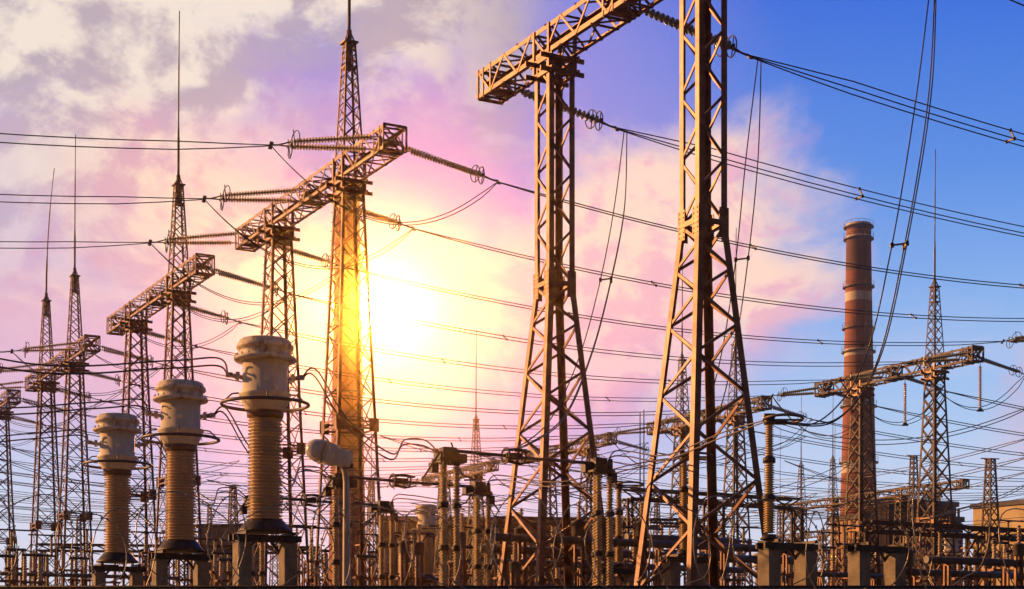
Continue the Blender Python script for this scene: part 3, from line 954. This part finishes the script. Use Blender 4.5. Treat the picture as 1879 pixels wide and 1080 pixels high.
# droppers from the tallest gantry's lines to the apparatus below
DEND = (DSW[0] + PV * 2.3 + UP * (DTOP + .1), tops[1], tops[0])
SHAPE = (((.05, .22), (.20, .45), (.40, .68), (.66, .88)), ((.08, .25), (.22, .50), (.42, .74), (.70, .93)), ((.06, .28), (.22, .60), (.40, .85), (.66, .98)))
for i in range(3):
    a = YOKE[('B', i)] + PV * .5; b = DEND[i]
    t = thing('dropper_cables', ('triple dropper cables hanging between the two near lattice columns', 'dropper cables hanging beside the near right lattice column', 'long triple dropper cables sweeping down across the brown chimney')[i], 'cable', a, 0, 'dropper cables')
    offs = [PV * .16 * (k - 1) + DV * .13 * (1 if k == 1 else -1) for k in range(3 if i != 1 else 2)]
    h = b - a; hz_ = V3((h.x, h.y, 0))
    for off in offs:
        ps = [V3((0, 0, 0)) + off * .4] + [hz_ * fx + UP * (h.z * fz) + off * 1.5 for fx, fz in SHAPE[i]] + [h + off * .3]
        mb = MB(); mb.tube(bez(ps, 10), .022, 5)
        obj('cable_strand', mb, M['wire'], t)
    for fx, fz in SHAPE[i][1:2]:
        m0 = hz_ * fx + UP * (h.z * fz); mb = MB()
        for q in range(len(offs) - 1):
            mb.bar(m0 + offs[q] * 1.5, m0 + offs[q + 1] * 1.5, .05, .05)
        for o in offs: mb.box(m0 + o * 1.5, .1, .1, .14)
        obj('spacer', mb, M['dark'], t)

# ------------------------------------------------------------------ street lamp
LZ = 26.0
lp = at(636, 1080, LZ)
lamp = thing('street_lamp', 'street lamp with pale tilted lantern on a curved grey pole', 'street lamp', (lp.x, lp.y, 0))
k = LZ / F
zt = EYE + (1225 - 868) * k
mb = MB()
pts = [V3((0, 0, 0)), V3((0, 0, 2)), V3((0, 0, zt - .6)), V3((0, 0, zt - .15)), V3((-.015, 0, zt)), V3((-.05, 0, zt + .11)), V3((-.12, 0, zt + .2))]
mb.tube(pts, [.08, .07, .055, .052, .05, .05, .048], 14)
obj('pole', mb, M['lamppole'], lamp)
ax = V3((-1, -.25, .30)).normalized()
o0 = V3((0.02, 0, zt + .21))
mb = MB()
def section(mb, secs, n=16, k=1.14):
    base = len(mb.v); q = UP - UP.dot(ax) * ax; q.normalize(); u = ax.cross(q)
    for (h, w, hh, e) in secs:
        for i in range(n):
            a = 2 * math.pi * i / n; c, s_ = math.cos(a), math.sin(a)
            cx = math.copysign(abs(c) ** e, c); sx = math.copysign(abs(s_) ** e, s_)
            mb.v.append(o0 + (ax * h + u * cx * w + q * sx * hh) * k)
    for j in range(len(secs) - 1):
        for i in range(n):
            mb.f.append((base + j * n + i, base + j * n + (i + 1) % n, base + (j + 1) * n + (i + 1) % n, base + (j + 1) * n + i)); mb.sm.append(True)
    mb.f.append(tuple(base + i for i in reversed(range(n)))); mb.sm.append(False)
    mb.f.append(tuple(base + (len(secs) - 1) * n + i for i in range(n))); mb.sm.append(False)
section(mb, [(-.05, .06, .075, .35), (-.04, .085, .10, .35), (.02, .095, .115, .3), (.16, .105, .12, .3), (.165, .125, .14, .3), (.36, .15, .155, .35)])
mb.box(o0 + ax * .06 + UP * .13, .16, .06, .03, ax)
obj('lamp_housing', mb, M['lampbody'], lamp)
mb = MB(); section(mb, [(.36, .165, .17, .45), (.385, .165, .17, .45)])
obj('rim_band', mb, M['lamppole'], lamp)
mb = MB(); section(mb, [(.385, .155, .16, .55), (.44, .155, .16, .7), (.51, .14, .145, .85), (.57, .10, .105, 1), (.60, .05, .05, 1)])
mg = mat('clear_lamp_bowl', (.50, .45, .40), (.60, .55, .50), .12, 0, 2, spec=.8)
obj('glass_bowl', mb, mg, lamp)
mb = MB()
for q in (.0, .11): mb.tube([o0 + ax * q + UP * -.09 + V3((0, -.1, 0)), o0 + ax * q + UP * -.09 + V3((0, .1, 0))], .012, 6)
mb.box(o0 + ax * .0 - UP * .10, .16, .12, .08, ax)
obj('mounting_clamp', mb, M['dark'], lamp)

# ------------------------------------------------------------------ perimeter wall and razor wire
WZ = 14.0
wt = EYE + (1225 - 1079) / F * WZ
mb = MB()
for i in range(-4, 4):
    mb.box((i * 3 + 1.5, WZ, wt / 2), 2.96, .10, wt, )
for i in range(-4, 5):
    mb.box((i * 3, WZ, wt / 2 - .01), .16, .16, wt - .02)
wl = obj('perimeter_wall', mb, M['wallc']); tag(wl, 'low dark concrete perimeter wall along the bottom edge', 'wall')
t = thing('razor_wire', 'coil of razor wire looping along the bottom of the photo', 'razor wire', (0, WZ, wt))
mb = MB(); rnd = random.Random(3)
pts = []
nn = 26; turns = 30; rad = .44
for i in range(turns * nn + 1):
    a = 2 * math.pi * i / nn
    ii = i / nn
    rr = rad * (1 + .12 * math.sin(ii * 1.7 + .5) + .07 * math.sin(ii * 4.1) + .05 * math.sin(ii * 11.3))
    tilt = (.42 + .16 * math.sin(ii * 2.6)) * (1 if math.sin(ii * math.pi + .3) > 0 else .75)
    pts.append(V3((-6.3 + 12.6 * ii / turns + math.cos(a) * tilt, math.cos(a) * rr * .55 + .05 * math.sin(ii * 2.1), .30 + math.sin(a) * rr + .06 * math.sin(ii * 1.3 + 2) + .03 * math.sin(a * 3 + ii))))
mb.tube(pts, .0052, 5)
for i in range(0, len(pts) - 1, 2):
    d = (pts[i + 1] - pts[i]).normalized(); q = d.orthogonal().normalized()
    mb.bar(pts[i] - q * .015, pts[i] + q * .015, .014, .003, d)
obj('wire_coil', mb, M['razor'], t)
mb = MB(); mb.tube([V3((-6.4, 0, .012)), V3((6.4, 0, .012))], .012, 6); obj('strand', mb, M['dark'], t)
for x in (-5.2, -2.6, 0.05, 2.7, 5.3):
    mb = MB(); mb.bar((x, 0, -.3), (x, 0.06, .02), .05, .05); obj('bracket', mb, M['dark'], t)

# ------------------------------------------------------------------ chimneys
def chimney_mat(name, ztop, bands, soot):
    m = bpy.data.materials.new(name); m.use_nodes = True
    t = m.node_tree; bs = t.nodes['Principled BSDF']
    co = t.nodes.new('ShaderNodeTexCoord'); s = t.nodes.new('ShaderNodeSeparateXYZ'); t.links.new(co.outputs['Object'], s.inputs[0])
    dv = t.nodes.new('ShaderNodeMath'); dv.operation = 'DIVIDE'; dv.inputs[1].default_value = ztop; t.links.new(s.outputs[2], dv.inputs[0])
    rp = t.nodes.new('ShaderNodeValToRGB'); rp.color_ramp.interpolation = 'CONSTANT'
    el = rp.color_ramp.elements
    el[0].position = 0; el[0].color = (*bands[0][1], 1); el[1].position = bands[1][0]; el[1].color = (*bands[1][1], 1)
    for p, c in bands[2:]:
        e = el.new(p); e.color = (*c, 1)
    t.links.new(dv.outputs[0], rp.inputs[0])
    mp = t.nodes.new('ShaderNodeMapping'); mp.inputs['Scale'].default_value = (.6, .6, .05); t.links.new(co.outputs['Object'], mp.inputs[0])
    nz = t.nodes.new('ShaderNodeTexNoise'); nz.inputs['Scale'].default_value = 1.0; nz.inputs['Detail'].default_value = 9; nz.inputs['Roughness'].default_value = .7
    t.links.new(mp.outputs[0], nz.inputs['Vector'])
    r2 = t.nodes.new('ShaderNodeValToRGB'); r2.color_ramp.elements[0].position = .3; r2.color_ramp.elements[0].color = (.45, .40, .38, 1); r2.color_ramp.elements[1].position = .7; r2.color_ramp.elements[1].color = (1.05, 1.05, 1.05, 1)
    t.links.new(nz.outputs['Fac'], r2.inputs[0])
    mx = t.nodes.new('ShaderNodeMix'); mx.data_type = 'RGBA'; mx.blend_type = 'MULTIPLY'; mx.inputs[0].default_value = .85
    t.links.new(rp.outputs[0], mx.inputs[6]); t.links.new(r2.outputs[0], mx.inputs[7])
    t.links.new(mx.outputs[2], bs.inputs['Base Color']); bs.inputs['Roughness'].default_value = .8
    return m
BR, WH, PK, DK = (.30, .075, .030), (.72, .58, .47), (.34, .12, .06), (.13, .040, .024)
def chimney(cx, Z, ytop, wtop, wbot, bands, label, rings):
    b = at(cx, 1225, Z); H = EYE + (1225 - ytop) / F * Z
    r1, r0 = wtop / 2 / F * Z, wbot / 2 / F * Z
    t = thing('chimney', label, 'chimney', (b.x, b.y, 0), 0, 'power station chimneys')
    prof = []
    for i in range(41):
        f = i / 40; prof.append((H * f, r0 + (r1 - r0) * (1 - (1 - f) ** 1.35)))
    prof += [(H, r1 * .8), (H - 3, r1 * .75)]
    mb = MB(); mb.lathe(prof, n=48)
    zz = lambda y: EYE + (1225 - y) / F * Z
    bl = [(0, BR)] + [(zz(y) / H, c) for y, c in bands]
    obj('shaft', mb, chimney_mat('chimney_paint', H, bl, 0), t)
    for y in rings:
        z = zz(y); f = z / H; rr = r0 + (r1 - r0) * (1 - (1 - f) ** 1.35)
        mb = MB(); mb.lathe([(z - .25, rr * .98), (z - .2, rr + .5), (z, rr + .5), (z, rr * .98)], n=40, smooth=False)
        mb.ring((0, 0, z + .8), rr + .45, .03, UP, 40, 4)
        for k in range(14):
            a = 2 * math.pi * k / 14; c = V3((math.cos(a), math.sin(a), 0)) * (rr + .45)
            mb.bar(c + UP * z, c + UP * (z + .8), .04, .04)
        obj('walkway', mb, M['dark'], t)
    mb = MB()
    for s in (-.3, .3):
        mb.tube([V3((s + .3 * r0, -r0 * .97, 2)), V3((s + .3 * r1, -r1 * .98, H))], .06, 4)
    obj('ladder', mb, M['dark'], t)
chimney(1576, 300, 411, 45, 86, [(870, WH), (850, BR), (750, DK), (735, PK), (655, WH), (643, BR), (556, WH), (538, BR), (500, DK), (442, WH), (436, PK), (424, DK), (418, WH)],
        'tall brown banded chimney standing alone against the blue sky', (416, 438, 526, 602, 645, 745, 848))
chimney(638, 292, 340, 45, 80, [(880, PK), (840, BR), (640, PK), (600, BR), (520, PK), (470, BR), (400, PK)],
        'second chimney right behind the masted gantry column at the sun', (348, 470, 600, 720))

# ------------------------------------------------------------------ buildings
def building(corner, la, lb, H, axa, axb, m_a, m_roof, label, group=None, fins=0, windows=None, para_h=.8, m_b=None):
    """corner = nearest vertical edge, wings run along axa and axb"""
    t = thing('building', label, 'building', (corner.x, corner.y, 0), 0, group)
    mb = MB(); c = axa * (la / 2) + axb * (lb / 2)
    ctr = c + UP * (H / 2)
    n = len(mb.v)
    mb.v += [V3((0, 0, 0)), axa * la, axa * la + axb * lb, axb * lb]; mb.v += [p + UP * H for p in mb.v[n:n + 4]]
    mb.f += [(0, 1, 5, 4), (1, 2, 6, 5), (2, 3, 7, 6), (3, 0, 4, 7), (4, 5, 6, 7)]; mb.sm += [False] * 5
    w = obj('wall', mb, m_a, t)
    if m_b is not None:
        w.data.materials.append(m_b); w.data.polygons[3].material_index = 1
    mb = MB(); n = 0
    out = .35
    a0, b0 = -axa * out - axb * out, None
    pts = [-axa * out - axb * out, axa * (la + out) - axb * out, axa * (la + out) + axb * (lb + out), -axa * out + axb * (lb + out)]
    mb.v += [p + UP * (H + .01) for p in pts] + [p + UP * (H + para_h) for p in pts]
    mb.f += [(0, 1, 5, 4), (1, 2, 6, 5), (2, 3, 7, 6), (3, 0, 4, 7), (4, 5, 6, 7), (3, 2, 1, 0)]; mb.sm += [False] * 6
    obj('roof', mb, m_roof, t)
    for axis, Ln, nrm in ((axa, la, -axb), (axb, lb, -axa)):
        if fins:
            mb = MB(); k = 0
            while k * fins < Ln:
                mb.bar(axis * (k * fins + fins * .5) + nrm * .06, axis * (k * fins + fins * .5) + nrm * .06 + UP * (H - .2), fins * .35, .16, axis); k += 1
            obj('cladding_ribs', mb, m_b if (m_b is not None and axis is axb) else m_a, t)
    if windows:
        for axis, Ln, nrm in ((axa, la, -axb), (axb, lb, -axa)):
            nw = max(1, int(Ln / windows[0]))
            for (z, hh) in windows[1]:
                for k in range(nw):
                    mb = MB(); x = Ln * (k + .5) / nw
                    mb.box(axis * x + nrm * .05 + UP * z, windows[0] * .55, .10, hh, axis, nrm)
                    o = obj('window', mb, M['pane'], t)
    return t
def hgt(y, Z): return EYE + (1225 - y) / F * Z
c = at(1631, 0, 262)
building(c, 6.5, 14.5, hgt(922, 262), -DV, PV, M['corr'], M['roof'], 'tall rust-brown clad powerhouse with a sunlit left face beside the chimney foot', None, 1.3, None, .8, M['shade_face'])
c = at(1716, 0, 252)
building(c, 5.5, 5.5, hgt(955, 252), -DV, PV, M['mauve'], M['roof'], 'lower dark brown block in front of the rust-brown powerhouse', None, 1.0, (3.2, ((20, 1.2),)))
c = at(1586, 0, 250)
building(c, 8, .6, hgt(950, 250), -DV, PV, M['corr'], M['roof'], 'narrow dark annex at the foot of the brown chimney', None, .9, None)
axr = V3((0.62, -0.785, 0)).normalized(); axl = V3((.45, .893, 0)).normalized()
c = at(1800, 0, 400)
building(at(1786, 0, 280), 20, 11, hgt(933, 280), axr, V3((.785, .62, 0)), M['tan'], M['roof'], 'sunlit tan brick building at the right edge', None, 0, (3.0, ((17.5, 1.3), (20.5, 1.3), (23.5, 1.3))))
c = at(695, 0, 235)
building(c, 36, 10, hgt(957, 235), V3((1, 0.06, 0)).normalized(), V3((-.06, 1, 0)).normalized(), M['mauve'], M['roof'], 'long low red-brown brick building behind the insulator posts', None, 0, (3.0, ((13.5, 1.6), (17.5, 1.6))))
c = at(395, 0, 150)
building(at(452, 0, 150), 4.5, 5, hgt(967, 150), V3((-1, .1, 0)).normalized(), V3((.1, 1, 0)).normalized(), M['shed'], M['roof'], 'grey ribbed shed left of the largest current transformer post', None, .42, None, .3)

# ------------------------------------------------------------------ gas-insulated ducts, tanks and small apparatus in the yard
def gas_duct(p0, L, r, label, dirv=PV):
    r *= .6
    t = thing('gas_duct', label, 'pipe', p0, 0, 'horizontal gas ducts')
    mb = MB(); mb.tube([V3((0, 0, 0)), dirv * L], r, 16); obj('duct_tube', mb, M['grey'], t)
    k = 0.6
    while k < L - .3:
        mb = MB(); mb.lathe([(k - .05, r), (k - .05, r * 1.25), (k + .05, r * 1.25), (k + .05, r)], (0, 0, 0), dirv, 16); k += 1.5
        obj('flange', mb, M['grey'], t)
    k = 1.0
    while k < L:
        b = dirv * k; mb = MB()
        for s in (-1, 1):
            mb.bar(V3((b.x, b.y, -p0.z)) + DV * (s * r * .9), b + DV * (s * r * .7), .08, .08)
        mb.bar(b - UP * (r + .02) - DV * r, b - UP * (r + .02) + DV * r, .08, .08); k += 3.0
        obj('support_leg', mb, M['steel'], t)
    return t
DUCTS = [((905, 985, 58), 13.5, .24, 'upper grey gas duct behind the near left lattice column'),
         ((880, 1006, 60), 14.5, .26, 'lower grey gas duct behind the near left lattice column'),
         ((900, 1030, 63), 12, .22, 'lowest grey gas duct behind the near left lattice column'),
         ((1150, 985, 66), 5.5, .26, 'short grey gas duct left of the near right lattice column'),
         ((1700, 1026, 60), 9, .24, 'dark gas duct low at the right edge'),
         ((1640, 1048, 64), 9, .22, 'lower of two dark gas ducts at the right edge'),
         ((1470, 1052, 70), 5, .18, 'small gas duct between the right pedestals'),
         ((0, 1052, 80), 9, .16, 'thin gas duct low at the left edge')]
for (x, y, Z), L, r_, lb in DUCTS: gas_duct(at(x, y, Z), L, r_, lb)

def can(p, r, h, label):
    t = thing('gas_tank', label, 'tank', p, 0, 'upright grey tanks')
    mb = MB(); mb.lathe([(0, r * .9), (0.03, r), (h * .82, r), (h * .84, r * 1.08), (h * .88, r * 1.08), (h * .93, r * .85), (h, r * .4)], n=20); obj('shell', mb, M['grey'], t)
    for q in (-.5, .5):
        mb = MB(); mb.bar(V3((r * q, 0, -p.z)), V3((r * q, 0, 0)), .1, .1); obj('support_leg', mb, M['steel'], t)
    mb = MB(); mb.lathe(disc_profile(.7, 6, .1, .05), (0, 0, h * .95), UP, 10); obj('bushing', mb, M['porc'], t)
CANS = [((957, 990, 60), .26, .46, 'squat grey tank seen through the near left column'), ((1063, 984, 60), .28, .62, 'squat grey tank right of the near left column'), ((848, 1002, 58), .16, .5, 'small grey tank between the yellow insulator posts'),
        ((1178, 985, 60), .26, .6, 'squat grey tank left of the near right column'), ((742, 1015, 62), .18, .5, 'small grey tank beside the lamp pole side of the brick building'), ((770, 1018, 62), .18, .5, 'dark grey tank just left of the tallest yellow posts'),
        ((1870, 1020, 62), .22, .5, 'grey tank at the right edge'), ((1665, 1040, 64), .24, .7, 'grey tank in front of the powerhouse'), ((945, 1050, 57), .2, .4, 'low grey tank at the foot of the near left column')]
for (x, y, Z), r_, h_, lb in CANS: can(at(x, y, Z), r_, h_, lb)

# far copies of the current transformer
for (x, ytop, ybase, lb) in [(783, 928, 1062, 'small far current transformer between the brick building and yellow posts'), (1491, 1003, 1085, 'far current transformer right of the wide pedestal'),
                             (1746, 980, 1085, 'far current transformer in front of the low dark brown block'), (1392, 1016, 1090, 'far current transformer just left of the wide pedestal'), (1616, 1003, 1090, 'far current transformer behind the flat-capped pedestal')]:
    Z = F * 354 * K / (ybase - ytop) * .98
    p = at(x, ybase, Z)
    o = copy_tree(ct0); o.location = p; o['label'] = lb; o['group'] = 'far current transformers'
    pedestal((p.x, p.y, 0), p.z - .02, .62, .44, lb.replace('far current', 'post pair under the far current').replace('small ', ''))

# upright posts and breakers filling the yard
def small_breaker(p, label, h):
    t = thing('circuit_breaker', label, 'circuit breaker', p, A_P, 'small breakers in the yard')
    mb = MB()
    for s in (-.35, .35): mb.bar((s, 0, -p.z), (s, 0, 0), .14, .14)
    mb.box((0, 0, .05), 1.2, .4, .1); obj('steel_stand', mb, M['steel'], t)
    for s in (-.35, .35):
        mb = MB(); mb.lathe(ribbed(.1, h, .12, .1, 9, .7), (s, 0, 0), UP, 10); obj('insulator_post', mb, M['porc_y'] if s > 0 else M['porc'], t)
    mb = MB(); mb.tube([V3((-.5, 0, h + .06)), V3((.5, 0, h + .06))], .07, 8); mb.tube([(.5, 0, h), (.75, 0, h + .35), (1.1, 0, h + .3)], .03, 5)
    mb.ring((-.35, 0, h + .06), .2, .025, (1, 0, 0), 16, 5)
    obj('interrupter', mb, M['dark'], t)
SPOTS = [(30, 1045, 85), (75, 1052, 90), (128, 1048, 88), (60, 1070, 78), (145, 1066, 84), (255, 1062, 90), (285, 1050, 96), (408, 1052, 80), (420, 1068, 74), (560, 1052, 84), (585, 1066, 78), (672, 1062, 75), (690, 1050, 88), (722, 1056, 70),
         (752, 1064, 66), (862, 1058, 72), (930, 1063, 74), (975, 1052, 70), (1010, 1066, 66), (1045, 1052, 75), (1150, 1058, 72), (1190, 1066, 70), (1225, 1050, 78), (1310, 1058, 84), (1345, 1066, 76), (1440, 1056, 80), (1520, 1050, 86), (1545, 1040, 96),
         (1570, 1062, 80), (1665, 1062, 76), (1700, 1068, 82), (1770, 1064, 76), (1800, 1056, 84), (1835, 1048, 78), (1860, 1062, 72), (10, 1068, 72), (200, 1070, 92), (340, 1066, 88)]
near = lambda x: ('at the left edge' if x < 60 else 'under the two-masted gantry' if x < 170 else 'near the smallest front transformer' if x < 290 else 'near the middle transformer' if x < 430 else 'near the largest transformer' if x < 600 else 'near the lamp pole' if x < 730 else
                  'before the brick building' if x < 910 else 'within the near left column legs' if x < 1100 else 'between the two near columns' if x < 1200 else 'within the near right column legs' if x < 1400 else 'by the wide pedestal' if x < 1540 else 'before the chimney foot' if x < 1680 else 'at the right, before the tan building')
cnt = {}
ORD = ('first', 'second', 'third', 'fourth', 'fifth', 'sixth', 'seventh', 'eighth')
for x, y, Z in sorted(SPOTS):
    w = near(x); cnt[w] = cnt.get(w, 0) + 1
    small_breaker(at(x, y, Z), f'{ORD[cnt[w] - 1]} small breaker from the left {w}', random.uniform(.9, 1.5))

def bus_support(p, h, label, twist):
    """slim lattice stand with one ribbed post and a short tube on top"""
    t = thing('bus_support', label, 'bus support', (p.x, p.y, 0), A_P + twist, 'slim bus supports')
    mb = MB(); w = .34
    for sx in (-1, 1):
        for sy in (-1, 1): mb.bar((sx * w, sy * w, 0), (sx * w * .7, sy * w * .7, p.z), .07, .07)
    k = 0
    while k * .75 < p.z - .5:
        z0, z1 = k * .75, k * .75 + .75; sg = 1 if k % 2 else -1
        for q in (-1, 1):
            mb.bar((-sg * w * .9, q * w * .9, z0), (sg * w * .9, q * w * .9, z1), .045, .03); mb.bar((q * w * .9, -sg * w * .9, z0), (q * w * .9, sg * w * .9, z1), .045, .03)
        k += 1
    mb.box((0, 0, p.z), .6, .6, .08); obj('lattice_stand', mb, M['steel'], t)
    mb = MB(); mb.lathe(ribbed(p.z + .05, p.z + h, .11, .09, 9, .62), n=10); obj('insulator_post', mb, M['porc_y'], t)
    mb = MB(); mb.tube([(-1.3, 0, p.z + h + .06), (1.3, 0, p.z + h + .06)], .045, 6); mb.box((0, 0, p.z + h + .04), .2, .2, .1); obj('tube_end', mb, M['dark'], t)
BS = [(22, 1010, 88), (95, 1020, 94), (160, 1012, 100), (268, 1015, 84), (395, 1030, 92), (545, 1005, 96), (572, 1030, 70), (666, 1000, 84), (694, 1015, 92), (728, 985, 100), (758, 1035, 72), (840, 1030, 66), (912, 1015, 80), (968, 1025, 84), (1015, 1018, 74), (1072, 1030, 80), (1130, 1010, 88),
      (1165, 1030, 62), (1215, 1015, 74), (1300, 1010, 92), (1335, 1030, 78), (1365, 1000, 96), (1448, 1022, 100), (1510, 1010, 92), (1550, 1005, 84), (1660, 1015, 88), (1690, 1000, 96), (1725, 1025, 80), (1778, 1005, 90), (1812, 1015, 84), (1850, 1000, 96)]
cnt = {}
for x, y, Z in BS:
    w_ = near(x); cnt[w_] = cnt.get(w_, 0) + 1
    bus_support(at(x, y, Z), random.uniform(.9, 1.4), f'{ORD[cnt[w_] - 1]} slim lattice bus support from the left {w_}', random.uniform(-.1, .1))

# low bus gantries (beam along the lines) and far lattice towers
bus = MB()
def flat_beam(mb, a, b, depth, leg, br):
    d = (b - a); L = d.length; d.normalize(); s = UP.cross(d)
    for sx in (-.4, .4):
        for z in (0, depth):
            mb.bar(a + s * sx + UP * z, b + s * sx + UP * z, leg, leg)
        n = int(L / 1.0)
        for i in range(n):
            z0, z1 = (0, depth) if i % 2 else (depth, 0)
            mb.bar(a + d * (L * i / n) + s * sx + UP * z0, a + d * (L * (i + 1) / n) + s * sx + UP * z1, br, br * .6)
def bus_gantry(a, b, label, depth=.7, cols=(0.03, .97), far=False, w=.8, ins=True):
    base = V3((a.x, a.y, 0))
    t = thing('bus_gantry', label, 'gantry', base, 0, 'low bus gantries')
    A_, B_ = a - base, b - base
    mb = MB(); flat_beam(mb, A_, B_, depth, .13, .08); obj('crossbeam', mb, M['steel_far'], t)
    for f in cols:
        mb = MB(); c = A_.lerp(B_, f)
        lattice(mb, lambda z: w + .02 * (c.z - z), 0, c.z, .12, .07, .95, 'X', V3((c.x, c.y, 0)), legmode='box')
        obj('lattice_column', mb, M['steel_far'], t)
    if ins:
        d = (B_ - A_)
        for k in range(3):
            mb = MB(); s0 = A_ + d * (.12 + .3 * k) + UP * (depth * .3); mb.lathe(disc_profile(d.length * .16, 16, .12, .05), s0 - DV * .5, d, 10)
            obj('insulator_string', mb, M['glass'], t)
a = at(1150, 915, 92); bus_gantry(a, a + PV * 12 , 'low bus gantry with green insulators crossing behind the near right column', .55, (.02, .5, .98))
a = at(1590, 975, 84); bus_gantry(a, a + PV * 14, 'dark low bus beam crossing before the powerhouse to the right edge', .5, (.0, .55))
a = at(905, 962, 120); bus_gantry(a, V3((a.x + 16, a.y + 2, a.z)), 'long flat truss along the brick building roof line', .5, (.0, .5, 1), ins=False)
a = at(70, 1010, 118); bus_gantry(a, V3((a.x + 20, a.y + 3, a.z)), 'low truss behind the feet of the left gantries', .45, (0, .5, 1), ins=False)
a = at(300, 985, 150); bus_gantry(a, a + PV * 10, 'low bus gantry left of the grey ribbed shed', .6, (0, .9))

def far_tower(x, ytop, Z, label, rod=0, wb=2.2):
    p = at(x, ytop, Z); t = thing('lattice_tower', label, 'tower', (p.x, p.y, 0), 0, 'distant lattice towers')
    mb = MB(); H = p.z
    lattice(mb, lambda z: .55 + (wb - .55) * (1 - z / H), 0, H, .13, .09, 1.0, 'X', legmode='box'); mb.box((0, 0, H), .8, .8, .08, DV, PV)
    obj('tower_lattice', mb, M['steel_far'], t)
    if rod:
        mb = MB(); mb.tube([V3((0, 0, H)), V3((0, 0, H + rod * .4)), V3((0.1, 0, H + rod))], [.06, .045, .03], 6); obj('lightning_rod', mb, M['dark'], t)
    else:
        mb = MB(); mb.bar((-.9, 0, H + .06), (.9, .3, H + .06), .1, .06); obj('crossarm', mb, M['steel_far'], t)
for x, y, Z, lb, rod in [(428, 892, 190, 'small lattice tower left of the largest transformer', 0), (1677, 836, 205, 'rodless lattice tower left of the masted far-right column', 0), (1818, 842, 150, 'lattice tower with short crossarm at the far right', 0),
                         (1532, 918, 260, 'short distant tower left of the chimney foot', 12), (1432, 925, 300, 'distant tower beside the wide pedestal', 14), (505, 905, 260, 'thin distant tower behind the largest transformer', 0),
                         (385, 930, 300, 'short distant tower behind the middle transformer', 0), (1206, 920, 280, 'distant tower behind the near right column foot', 10), (682, 880, 230, 'distant tower beside the masted column foot', 12), (145, 950, 280, 'short tower behind the two-masted gantry foot', 0)]:
    far_tower(x, y, Z, lb, rod)
# lone needle rods seen against the sky
for x, yt, yb, Z, lb in [(1175, 755, 905, 110, 'left needle rod of the pair above the bus gantry'), (1182, 752, 905, 111, 'right needle rod of the pair above the bus gantry')]:
    b = at(x, yb, Z); tt = at(x, yt, Z)
    mb = MB(); mb.tube([V3((0, 0, 0)), V3((0, 0, b.z)), V3((0, 0, tt.z))], [.12, .05, .035], 6); o = obj('needle_rod', mb, M['dark']); o.location = (b.x, b.y, 0); tag(o, lb, 'lightning rod', 'needle rods')
# foot of frame: low cross lines between the rows
for k, (x0, y0, z0, x1, y1, z1) in enumerate([(-30, 905, 190, 980, 955, 260), (-30, 925, 200, 980, 962, 270), (-30, 880, 180, 980, 948, 250), (1420, 880, 220, 1900, 800, 130), (1400, 905, 210, 1900, 835, 120), (1380, 940, 240, 1900, 862, 140), (-30, 945, 215, 960, 972, 280), (-30, 862, 172, 960, 940, 250)]):
    bundle(at(x0, y0, z0), at(x1, y1, z1), 1.2, ('thin line low across the left sky, topmost of the low left set', 'second low line across the left sky', 'thin low line crossing behind the current transformers', 'upper line rising to the right edge beside the far tower', 'middle line rising to the right edge beside the far tower', 'lowest line rising to the right edge beside the far tower', 'lowest thin line across the left sky', 'thin line just above the low left set')[k], 2 if k > 2 else 2, .035, .6)

# slack droppers and thin lines over the middle distance
rl = random.Random(11)
LN = [(700, 800, 95, 1190, 812, 130), (880, 835, 100, 1480, 800, 130), (940, 870, 90, 1500, 905, 150), (1080, 880, 85, 1560, 850, 125), (1400, 770, 100, 1900, 742, 90), (1440, 845, 120, 1900, 905, 170), (1300, 905, 110, 1900, 948, 170), (1540, 915, 120, 1900, 880, 110),
      (-30, 830, 120, 420, 868, 150), (-30, 800, 115, 440, 845, 150), (240, 905, 130, 900, 930, 180), (380, 880, 120, 960, 905, 160), (560, 860, 110, 1000, 868, 150), (1200, 950, 120, 1800, 985, 190)]
WHERE = ('just above the yellow disconnect posts', 'crossing both near columns at blade height', 'low across the near left column legs', 'low between the near columns', 'slack above the long far gantry', 'falling toward the tan building', 'low across the near right column legs', 'rising over the powerhouse roof',
         'across the left lattice columns, lower', 'across the left lattice columns, upper', 'low behind the largest transformer', 'behind the lamp head', 'past the masted column foot', 'low before the chimney foot')
for (x0, y0, z0, x1, y1, z1), w_ in zip(LN, WHERE):
    bundle(at(x0, y0, z0), at(x1, y1, z1), rl.uniform(1.0, 2.4), f'thin pair of sagging wires {w_}', 2, .028, .5)

# ------------------------------------------------------------------ thin haze added to scatter the sun's glow over the steel
HAZE = 0.0003
if HAZE > 0:
    mb = MB(); mb.box((0, 560, 42.5), 2400, 1240, 87)
    me = bpy.data.meshes.new('haze'); me.from_pydata([tuple(p) for p in mb.v], [], mb.f)
    m = bpy.data.materials.new('glow_haze'); m.use_nodes = True; t = m.node_tree; t.nodes.clear()
    pv = t.nodes.new('ShaderNodeVolumePrincipled'); pv.inputs['Density'].default_value = HAZE; pv.inputs['Anisotropy'].default_value = 0.985
    pv.inputs['Color'].default_value = (1.0, 0.86, 0.74, 1)
    ou = t.nodes.new('ShaderNodeOutputMaterial'); t.links.new(pv.outputs[0], ou.inputs['Volume'])
    me.materials.append(m)
    hz = bpy.data.objects.new('haze', me); COL.objects.link(hz); hz['kind'] = 'stuff'
